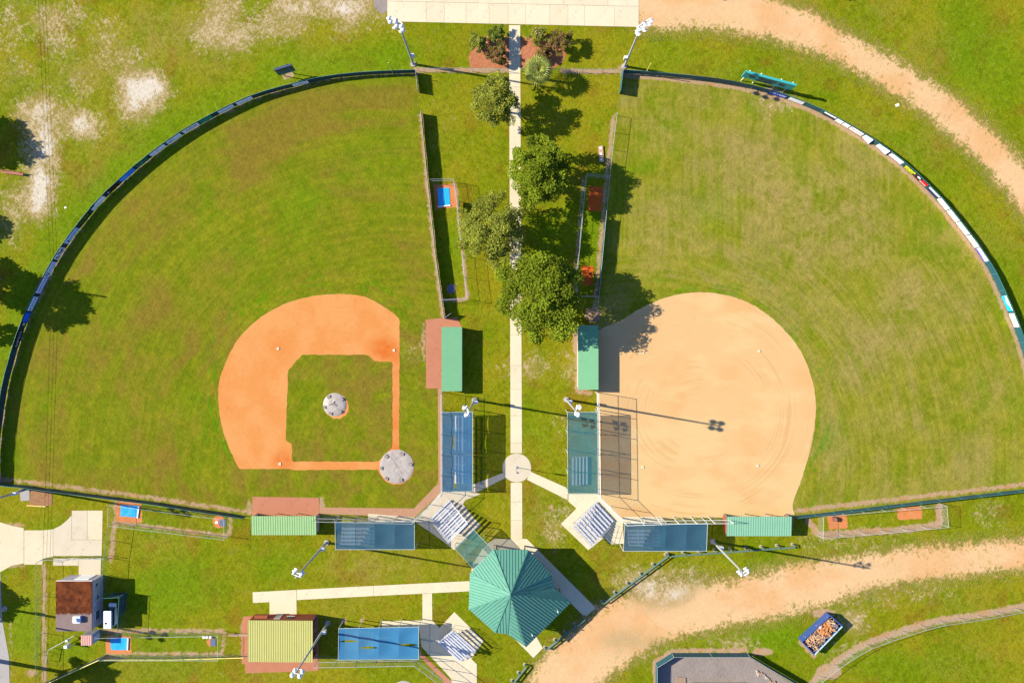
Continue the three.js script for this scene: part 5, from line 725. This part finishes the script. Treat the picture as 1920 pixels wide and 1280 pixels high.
{ // small shed
  const h = 2.2, a = Q(152, 1191, h), b = Q(171.5, 1209, h), cx = (a.x + b.x) / 2, cz = (a.z + b.z) / 2, w = b.x - a.x, d = b.z - a.z, root = thing('garden_shed', 'small shed with a ribbed coral red roof below the mossy hut', 'shed', new THREE.Vector3(cx, 0, cz));
  const red = std('coral roof sheet', new THREE.Color(0.46, 0.16, 0.1), 0.6), blue = std('blue grey shed wall', new THREE.Color(0.3, 0.4, 0.52), 0.7);
  part(root, 'wall', [box(w, h, d, cx, h / 2, cz)], blue); const rf = part(root, 'roof', box(w + 0.1, 0.06, d + 0.1, cx, h + 0.04, cz), red); for (let k = 0; k < 5; k++) part(rf, 'rib', box(0.07, 0.06, d + 0.1, a.x + w * (k + 0.5) / 5, h + 0.09, cz), std('pale roof rib', new THREE.Color(0.72, 0.6, 0.54), 0.6));
  for (let k = 0; k < 6; k++) part(root, 'wall_rib', box(0.08, h - 0.1, 0.05, a.x + w * (k + 0.5) / 6, h / 2, a.z - 0.03), M.pipeWhite);
  const dr = part(root, 'door', box(0.04, 1.7, 0.7, b.x + 0.025, 0.87, cz), std('pale shed door', new THREE.Color(0.55, 0.6, 0.66), 0.6)); part(dr, 'handle', box(0.05, 0.1, 0.05, b.x + 0.06, 0.9, cz + 0.25), M.dark);
  const t = thing('meter_rack', 'grey electric meter rack left of the small shed', 'meter box', P(136, 1194)); const q = t.position; part(t, 'cabinet', box(0.55, 1.0, 0.45, q.x - 0.25, 1.1, q.z + 0.9), M.boxGrey); part(t, 'cabinet', box(0.35, 0.8, 0.3, q.x - 0.1, 1.15, q.z), M.boxGrey); for (const z of [-0.2, 1.2]) part(t, 'post', bar(q.clone().add(new THREE.Vector3(0.15, 0, z)), q.clone().add(new THREE.Vector3(0.15, 1.7, z)), 0.05), M.galv); part(t, 'rail', bar(q.clone().add(new THREE.Vector3(0.15, 1.4, -0.2)), q.clone().add(new THREE.Vector3(0.15, 1.4, 1.2)), 0.04), M.galv);
  const k = thing('gate_rail', 'bent grey pipe rail left of the small shed', 'rail', P(145, 1187)), pts = [[145, 1187], [97, 1214], [93, 1238]].map(([u, v]) => P(u, v)); for (const p of pts) part(k, 'post', bar(p.clone(), p.clone().setY(1), 0.04), M.galv); for (let i = 0; i < 2; i++) part(k, 'rail', bar(pts[i].clone().setY(1), pts[i + 1].clone().setY(1), 0.045), M.galv);
}

// ---------------------------------------------------------------- tarps, bases and mats
M.tarpWhite = std('wrinkled pale tarp', 0xffffff, 0.6, 0, { map: tileTex(256, 6, (x, y) => { const n = fbm(x * 9, y * 9, 3); return mix3(alb(186, 172, 158), alb(220, 210, 198), n); }) });
M.weight = std('sand bag', new THREE.Color(0.24, 0.2, 0.17), 0.9);
function tarp(label, u, v, r, y, bags, o = {}) {
  const p = P(u, v), rad = r / UNIT, root = thing('round_tarp', label, 'tarp', p.clone().setY(y), 'round infield tarps');
  const g = new THREE.CircleGeometry(rad, 72, 0, Math.PI * 2), rings = 22, pos = [], uv = [], ix = [];
  for (let i = 0; i <= rings; i++) for (let k = 0; k < 72; k++) { const rr = rad * i / rings, a = k / 72 * 2 * Math.PI, x = rr * Math.cos(a), z = rr * Math.sin(a), w = fbm(x * 1.6 + u, z * 1.6, 3), cr = Math.abs(vn(x * 2.6 + 9 + w * 2, z * 2.6 + u) - 0.5), hgt = (o.dome || 0) * (1 - (rr / rad) ** 2) + (i === rings ? 0.002 : 0.02 + 0.1 * w * (1 - (rr / rad) ** 6) + 0.1 * Math.max(0, 0.1 - cr)); pos.push(p.x + x, y + hgt, p.z + z); uv.push(x, z); }
  for (let i = 0; i < rings; i++) for (let k = 0; k < 72; k++) { const a = i * 72 + k, b = i * 72 + (k + 1) % 72, c = a + 72, d = b + 72; ix.push(a, b, d, a, d, c); }
  const q = new THREE.BufferGeometry(); q.setAttribute('position', new THREE.BufferAttribute(new Float32Array(pos), 3)); q.setAttribute('uv', new THREE.BufferAttribute(new Float32Array(uv), 2)); q.setIndex(ix); q.computeVertexNormals(); part(root, 'sheet', q, M.tarpWhite);
  if (o.seam) part(root, 'seam', beam(P(...o.seam[0], y + 0.1), P(...o.seam[1], y + 0.1), 0.03, 0.02), M.weight);
  for (const [bu, bv, ang, s] of bags) single('sand_bag', new THREE.BoxGeometry(0.6 * (s || 1), 0.09, 0.46 * (s || 1)).rotateY(-ang).translate(X(bu), y + 0.16 + (o.dome || 0) * 0.35, Z(bv)), M.weight, `dark weight bag on the ${o.where} tarp, ${(o.spots || ['at its upper left', 'at its upper right', 'at its right', 'at its lower right', 'at its lower left', 'at its left'])[bags.findIndex((x) => x[0] === bu && x[1] === bv)]}`, 'sand bag', 'weights on the round tarps');
}
tarp('large round pale tarp over the left home plate', 743.5, 874.5, 32, 0.03, [[724.5, 855, 0.8], [753.5, 850.5, 0.2], [769, 870, 0.3], [751, 899.5, -0.15], [724.5, 896.5, 0.5, 0.85], [715, 877.5, 1.4, 0.8]], { where: 'home plate', seam: [[731, 854], [754, 888]] });
tarp('round pale tarp of the third field, cut by the bottom edge', 757, 1300, 24, 0.03, [], { where: 'third' });
tarp('small round pale tarp over the pitching mound', 627.5, 758.5, 22, 0.04, [[616.5, 743.5, 0.6 - 1.2, 0.9], [641.5, 748, 0.9, 0.8], [638.5, 771.5, -0.6, 0.8], [619.5, 774.5, 0.3, 0.9], [609, 763, 1.5, 0.8]], { where: 'mound', dome: 0.22, spots: ['at its upper left', 'at its upper right', 'at its lower right', 'at its lower left', 'at its left'] });
{ const R = rng(4), g = []; for (const [u, v, w, a] of [[623, 757, 0.3, 0.2], [627, 754, 0.4, 1.2], [629, 758, 0.2, 0.4], [619, 758, 0.12, 0], [632, 760, 0.12, 0]]) g.push(new THREE.BoxGeometry(w, 0.06, 0.1).rotateY(a).translate(X(u), 0.36, Z(v))); single('rake_head', g, M.dark, 'small dark scraps lying in the middle of the mound tarp', 'scraps'); }
M.base = std('white base', new THREE.Color(0.56, 0.44, 0.29), 0.8);
[[521, 653.5, 'left field, second base corner'], [738.5, 656.5, 'left field, wet first base corner'], [524.5, 869.5, 'left field, third base corner'], [1206, 661, 'right field, corner near the shaded dugout'], [1423.5, 658, 'right field, upper right corner'], [1205, 875.5, 'right field, home corner near the canopy shadow'], [1420.5, 873, 'right field, lower right corner']].forEach(([u, v, w]) => single('base', box(0.38, 0.09, 0.38, X(u), 0.05, Z(v), 0.1), M.base, `small pale square base on the ${w}`, 'base', 'bases of the two infields'));
M.tarpBlue = std('bright blue tarp', new THREE.Color(0.01, 0.3, 0.62), 0.4); M.matBlue = std('faded dark mat', new THREE.Color(0.08, 0.1, 0.16), 0.8); M.clayBed = std('orange bullpen clay', 0xffffff, 0.95, 0, { map: tileTex(128, 4, (x, y) => mix3(alb(236, 140, 78), alb(246, 168, 110), fbm(x * 9, y * 9, 3))) }); M.clayRed = std('red orange clay', 0xffffff, 0.95, 0, { map: tileTex(128, 4, (x, y) => mix3(alb(236, 96, 34), alb(248, 128, 56), fbm(x * 9, y * 9, 3))) });
for (const [poly, m] of [[[[812, 346], [850, 344], [857, 388], [816, 392]], M.clayBed], [[[217, 939], [264, 944], [266, 980], [218, 978]], M.clayBed], [[[197, 1192], [245, 1192], [246, 1226], [198, 1225]], M.clayBed], [[[1104, 349], [1131, 350], [1127, 396], [1102, 395]], M.clayRed], [[[1091, 498], [1113, 498], [1111, 535], [1088, 533]], M.clayRed], [[[1552, 966], [1588, 963], [1590, 990], [1555, 993]], M.clayBed], [[[1683, 953], [1728, 948], [1730, 972], [1684, 975]], M.clayBed], [circle(410, 978, 12, 20), M.clayBed], [circle(395, 1204, 8, 16), M.clayBed], [circle(846, 541, 9, 16), M.clayBed]]) { const g = new THREE.ShapeGeometry(shapeOf(wob(poly, 1.2, 4, 4))); g.rotateX(-Math.PI / 2); struct('bullpen_clay', g.translate(0, 0.006, 0), m); }
function sheet(name, label, cat, poly, m, group) { const g = slabGeo(poly, 0.01, 0.05), p = g.attributes.position; return single(name, g, m, label, cat, group); }
const bt = (label, poly, edge) => { const root = thing('blue_tarp', label, 'tarp', P(...poly[0]), 'blue bullpen tarps'), n = 12, g = new THREE.PlaneGeometry(1, 1, n, n), p = g.attributes.position, A = poly.map(([u, v]) => P(u, v)); for (let i = 0; i < p.count; i++) { const s = p.getX(i) + 0.5, t = 0.5 - p.getY(i), q = A[0].clone().lerp(A[1], s).lerp(A[3].clone().lerp(A[2], s), t); p.setXYZ(i, q.x, 0.03 + 0.07 * fbm(q.x * 1.5, q.z * 1.5, 2), q.z); } g.computeVertexNormals(); part(root, 'sheet', g, M.tarpBlue); part(root, 'white_board', beam(P(...edge[0], 0.1), P(...edge[1], 0.1), 0.16, 0.14), M.pipeWhite); };
bt('blue tarp with a white board in the bullpen beside the elm tree', [[820, 353], [842, 352], [844, 385], [822, 386]], [[821, 388], [844.5, 385]]);
bt('blue tarp on orange clay in the bullpen under the left foul line', [[226, 946], [261, 948], [258, 970], [225, 967]], [[260.5, 949], [257.5, 971]]);
bt('blue tarp in the lower bullpen beside the red roofed shed', [[206, 1195], [239, 1195], [238, 1218], [208, 1218]], [[240, 1196], [239, 1218]]);
single('rubber_mat', box(1.1, 0.05, 1.3, X(846), 0.04, Z(541)), M.matBlue, 'dark blue mat at the lower end of the bullpen beside the elm tree', 'mat', 'bullpen mats');
single('rubber_mat', box(1.0, 0.05, 1.1, X(417), 0.04, Z(980)), M.matBlue, 'dark mat at the right end of the bullpen under the left foul line', 'mat', 'bullpen mats');
single('rubber_mat', box(0.85, 0.05, 1.15, X(399), 0.04, Z(1204)), M.matBlue, 'dark mat at the right end of the lower bullpen', 'mat', 'bullpen mats');
single('home_plate', new THREE.ExtrudeGeometry(new THREE.Shape([[-0.22, -0.2], [0.22, -0.2], [0.22, 0.08], [0, 0.3], [-0.22, 0.08]].map(([x, y]) => new THREE.Vector2(x, y))), { depth: 0.05, bevelEnabled: false }).rotateX(-Math.PI / 2).translate(X(406), 0.02, Z(979)), M.pipeWhite, 'white plate beside the dark mat under the left foul line', 'plate');
for (const [i, u] of [[0, 383], [1, 388.5], [2, 395]]) single('bucket', new THREE.CylinderGeometry(0.2, 0.16, 0.36, 12).translate(X(u), 0.19, Z(1193)), M.pipeWhite, ['left white bucket of three in the lower bullpen', 'middle white bucket of three in the lower bullpen', 'right white bucket of three in the lower bullpen'][i], 'bucket', 'white buckets in the lower bullpen');
single('bullpen_drum', new THREE.CylinderGeometry(0.36, 0.36, 0.8, 14).translate(X(1562), 0.41, Z(972)), std('brown drum', new THREE.Color(0.28, 0.1, 0.06), 0.6), 'brown drum standing on the clay of the bullpen by the lower dirt road', 'drum');

// ---------------------------------------------------------------- guard rails, flagpole, benches, odds and ends
M.railGreen = std('faded green timber', new THREE.Color(0.1, 0.17, 0.13), 0.85); M.concFoot = std('pinkish concrete footing', new THREE.Color(0.34, 0.26, 0.2), 0.9);
function guardRail(label, line, off, n) {
  const W = resample(line, 1e9 / 1e9 * Math.hypot(line[line.length - 1][0] - line[0][0], line[line.length - 1][1] - line[0][1]) / (n - 1)), root = thing('guard_rail', label, 'guard rail', P(...W[0]), 'green timber guard rails');
  for (const [u, v] of W) { part(root, 'post', box(0.16, 0.85, 0.16, X(u + off[0]), 0.425, Z(v + off[1]), 0.6), M.railGreen); part(root, 'footing', new THREE.CylinderGeometry(0.24, 0.28, 0.06, 10).translate(X(u + off[0]), 0.03, Z(v + off[1])), M.concFoot); part(root, 'bracket', beam(P(u + off[0], v + off[1], 0.7), P(u, v, 0.7), 0.1, 0.12), M.railGreen); }
  for (let i = 0; i < W.length - 1; i++) { part(root, 'rail', beam(P(...W[i], 0.78), P(...W[i + 1], 0.78), 0.1, 0.16), M.railGreen); part(root, 'rail', beam(P(...W[i], 0.38), P(...W[i + 1], 0.38), 0.1, 0.14), M.railGreen); }
}
guardRail('green guard rail below the pavilion wing', [[1023, 1216], [1097, 1158]], [-1.5, -3], 5);
guardRail('green guard rail running diagonally up from the pavilion apron', [[1131, 1129], [1251, 1041]], [-3, -2], 6);
guardRail('green guard rail below the deep blue canopy and the mint dugout', [[1253, 1041], [1488, 1024]], [-2, -4], 9);
guardRail('short green guard rail at the bottom edge beside the road', [[962, 1278], [986, 1248]], [-2, -3], 3);
{ const p = P(968, 876), root = thing('flagpole', 'thin flagpole in the middle of the round plaza', 'flagpole', p); part(root, 'pole', bar(p.clone(), p.clone().setY(5.2), 0.05, 8, 0.03), M.galv); part(root, 'base_plate', new THREE.CylinderGeometry(0.22, 0.24, 0.1, 12).translate(p.x, 0.08, p.z), M.galv); const g = new THREE.PlaneGeometry(0.34, 1.1, 6, 6), q = g.attributes.position; for (let i = 0; i < q.count; i++) q.setZ(i, 0.09 * Math.sin(q.getX(i) * 26)); g.computeVertexNormals(); part(root, 'flag', g.translate(p.x + 0.22, 4.5, p.z), std('limp dark flag', new THREE.Color(0.1, 0.1, 0.14), 0.9)); }
{ const p = P(20, 326), root = thing('park_bench', 'red brown bench on the sand at the left edge', 'bench', p), red = std('red brown bench board', new THREE.Color(0.26, 0.06, 0.04), 0.7); const a = P(6, 323), b = P(46, 328); part(root, 'seat', beam(a.clone().setY(0.45), b.clone().setY(0.45), 0.35, 0.06), red); part(root, 'backrest', beam(a.clone().setY(0.85).add(new THREE.Vector3(0, 0, -0.25)), b.clone().setY(0.85).add(new THREE.Vector3(0, 0, -0.25)), 0.05, 0.35), red); for (const f of [0.1, 0.9]) { const q = a.clone().lerp(b, f); part(root, 'leg', box(0.08, 0.45, 0.3, q.x, 0.225, q.z), M.dark); part(root, 'back_leg', box(0.07, 1.0, 0.07, q.x, 0.5, q.z - 0.2), M.dark); } }
{ const p = P(1127, 289), root = thing('bat_stand', 'brown board with three white squares beside the upper clay bed', 'board', p, null); part(root, 'board', new THREE.BoxGeometry(0.7, 0.2, 2.5).rotateY(0.06).translate(p.x, 0.14, p.z), std('pink brown board', new THREE.Color(0.42, 0.24, 0.16), 0.8)); for (const k of [-0.9, 0, 0.9]) part(root, 'white_square', box(0.32, 0.06, 0.28, p.x - 0.03 + k * 0.06, 0.27, p.z + k), M.pipeWhite); }
{ const p = Q(866, 392, 1.4), root = thing('notice_board', 'dark square board on the bullpen fence beside the elm tree', 'board', P(860, 390)); part(root, 'panel', box(0.06, 1.2, 1.7, X(861.5), 1.0, Z(388)), M.screen); for (const z of [-0.8, 0.8]) part(root, 'post', bar(P(861.5, 388).add(new THREE.Vector3(0.06, 0, z)), P(861.5, 388).add(new THREE.Vector3(0.06, 1.7, z)), 0.04), M.galv); }
single('white_board', box(0.55, 0.05, 0.4, X(1683), 0.04, Z(197), 0.3), M.pipeWhite, 'small white board lying in the grass beyond the right outfield fence', 'board');
single('white_scrap', box(0.3, 0.04, 0.25, X(122), 0.03, Z(389), 0.6), M.pipeWhite, 'tiny white scrap in the grass outside the left fence', 'scrap');
pavement('sand_pit', [[[57, 917], [97, 920], [98, 947], [54, 947]]], std('raw brown earth', 0xffffff, 0.95, 0, { map: tileTex(128, 3, (x, y) => mix3(alb(166, 116, 78), alb(206, 160, 118), fbm(x * 12, y * 12, 3))) }), 0.02);
pavement('concrete_pad', [[[36, 917], [55, 918], [55, 938], [38, 939]]], M.concreteGrey, 0.05);
single('timber_edge', beam(P(51, 947, 0.12), P(86, 949, 0.12), 0.16, 0.2), std('yellow painted timber', new THREE.Color(0.62, 0.4, 0.1), 0.7), 'yellow timber edging below the sand pit at left', 'timber');

// ---------------------------------------------------------------- skip full of rubble
{
  const K = [[1557, 1154], [1580, 1174], [1528, 1227.5], [1504, 1203]], h = 1.5, c = K.map(([u, v]) => Q(u, v, h)), g = c.map((p) => p.clone().setY(0)), root = thing('rubbish_skip', 'blue open skip heaped with timber and rubble', 'skip', g[0].clone().lerp(g[2], 0.5));
  const blue = std('blue skip steel', new THREE.Color(0.03, 0.075, 0.24), 0.6, 0.1), pale = std('pale blue rim', new THREE.Color(0.4, 0.58, 0.66), 0.5, 0.2);
  part(root, 'floor', slabGeo(K.map(([u, v]) => QP(u, v, h)), 0.05, 0.15), blue);
  for (let k = 0; k < 4; k++) { const a = g[k], b = g[(k + 1) % 4], w = part(root, 'side', beam(a.clone().setY(h / 2 + 0.05), b.clone().setY(h / 2 + 0.05), 0.1, h - 0.1), blue); part(w, 'rim', beam(c[k], c[(k + 1) % 4], 0.16, 0.1), k === 1 ? pale : blue); const n = k % 2 ? 5 : 2; for (let q = 1; q <= n; q++) { const p = a.clone().lerp(b, q / (n + 1)); part(w, 'rib', box(0.1, h - 0.2, 0.1, p.x, h / 2, p.z, 0.8), blue); } }
  const R = rng(91), mats = [0.3, 0.45, 0.6].map((k) => std('broken timber', new THREE.Color(k, k * 0.62, k * 0.34), 0.85)), rust = std('orange timber', new THREE.Color(0.62, 0.25, 0.08), 0.8), bagW = std('white bag', new THREE.Color(0.7, 0.68, 0.72), 0.7), dk = std('dark rubbish', new THREE.Color(0.05, 0.045, 0.06), 0.9), bl = std('blue sheet scrap', new THREE.Color(0.08, 0.32, 0.6), 0.6);
  const at = (s, t, y) => g[3].clone().lerp(g[0], s).lerp(g[2].clone().lerp(g[1], s), t).setY(y);
  const piles = mats.map(() => []), rp = [], dp = [];
  for (let i = 0; i < 420; i++) { const s = 0.07 + 0.86 * R(), t = 0.1 + 0.8 * R(), y = 0.95 + 0.95 * R() * (1 - Math.abs(t - 0.5)), L = 0.3 + 0.75 * R(), o = at(s, t, y), a = R() * 7, e = new THREE.Vector3(Math.cos(a) * L / 2, (R() - 0.5) * 0.35, Math.sin(a) * L / 2), geo = beam(o.clone().sub(e), o.clone().add(e), 0.05 + 0.08 * R(), 0.05); if (s > 0.5 && s < 0.8 && R() < 0.75) rp.push(geo); else if (R() < 0.2) dp.push(geo); else piles[Math.floor(R() * 3)].push(geo); }
  for (const [i, p] of [...piles, rp, dp].entries()) { const o = single('timber_heap', p, [...mats, rust, dk][i], ['brown', 'tan', 'pale', 'orange', 'blackened'][i] + ' broken timber heaped in the blue skip', 'timber heap'); o.userData.kind = 'stuff'; }
  [[0.86, 0.62, bagW], [0.9, 0.75, bl], [0.8, 0.8, bagW], [0.42, 0.78, bagW], [0.48, 0.66, bagW], [0.35, 0.24, bl], [0.6, 0.12, bagW]].forEach(([s, t, m], i) => { const q = new THREE.IcosahedronGeometry(0.26, 1); const p = q.attributes.position, z = rng(200 + i); for (let k = 0; k < p.count; k++) { const f = 0.8 + 0.4 * vn(p.getX(k) * 9 + i * 7, p.getY(k) * 9 + p.getZ(k) * 5); p.setXYZ(k, p.getX(k) * f * 1.2, p.getY(k) * f * 0.7, p.getZ(k) * f); } q.computeVertexNormals(); const o = at(s, t, 1.35); single('rubbish_bag', q.translate(o.x, o.y, o.z), m, ['white bag at the upper right end of the skip', 'blue bundle at the upper right corner of the skip', 'white bag by the right rim near the upper end of the skip', 'white bag by the right rim in the middle of the skip', 'white bag beside the timber in the middle of the skip', 'blue bundle by the left rim of the skip', 'white scrap by the left rim, upper half of the skip'][i], 'rubbish bag', 'bags in the skip'); });
}
{ // storage yard
  const p = P(1277, 1277), root = thing('pallet', 'wooden pallet on the gravel of the storage yard', 'pallet', p); for (let k = 0; k < 4; k++) part(root, 'board', box(1.4, 0.04, 0.22, p.x, 0.16, p.z - 0.48 + k * 0.32), M.wood); for (const s of [-0.6, 0, 0.6]) part(root, 'bearer', box(0.1, 0.12, 1.2, p.x + s, 0.07, p.z), M.wood);
  const q = P(1347, 1292), t = thing('storage_box', 'long white topped box at the bottom of the storage yard', 'storage box', q); part(t, 'body', box(8.4, 1.0, 2.2, q.x, 0.5, q.z), M.concreteGrey); part(t, 'lid', box(8.6, 0.1, 2.4, q.x, 1.06, q.z), M.pipeWhite);
  const R = rng(55); for (let k = 0; k < 9; k++) { const u = 1430 + k * 5 + R() * 4, v = 1252 + k * 3.4 + R() * 5 + 3, L = 0.5 + 0.6 * R(), a = 0.5 + R(); single('broken_block', new THREE.BoxGeometry(L, 0.2, 0.26).rotateY(-a).translate(X(u - 12), 0.1, Z(v + 2)), k % 3 ? M.wood : M.block, `scrap block ${['nearest the upper end', 'second from the upper end', 'third from the upper end', 'fourth from the upper end', 'in the middle', 'fourth from the lower end', 'third from the lower end', 'second from the lower end', 'at the lower end'][k]} of the row inside the storage fence`, 'block', 'scrap blocks in the storage yard'); }
}
{ // utility pole and its wires at the left edge
  const p = P(1, 523), root = thing('utility_pole', 'wooden utility pole at the left edge, top out of view', 'utility pole', p), wires = std('black cable', new THREE.Color(0.02, 0.02, 0.02), 0.6);
  part(root, 'pole', bar(p.clone().setY(-0.2), p.clone().setY(11), 0.17, 9, 0.12), M.wood); part(root, 'cable_bracket', box(1.3, 0.12, 0.12, p.x + 0.4, 5.45, p.z), M.galv); part(root, 'pole_cap', new THREE.CylinderGeometry(0.13, 0.13, 0.08, 9).translate(p.x, 11.02, p.z), M.galv);
  for (const [i, x, y] of [[0, -0.15, 5.4], [1, 0.95, 5.4], [2, 0.72, 5.2]]) { const pts = []; for (let k = 0; k <= 20; k++) { const v = -130 + 1540 * k / 20, bend = v < 523 ? (523 - v) * -0.045 : (v - 523) * -0.03; pts.push(new THREE.Vector3(X(1 + bend) + x, y, Z(v))); } single('overhead_cable', new THREE.TubeGeometry(new THREE.CatmullRomCurve3(pts), 60, 0.016, 5), wires, ['overhead cable nearest the outside of the left edge', 'overhead cable nearest the left outfield fence', 'thin middle cable of the three at the left edge'][i], 'cable', 'overhead cables'); }
}
renderer.render(scene, camera);
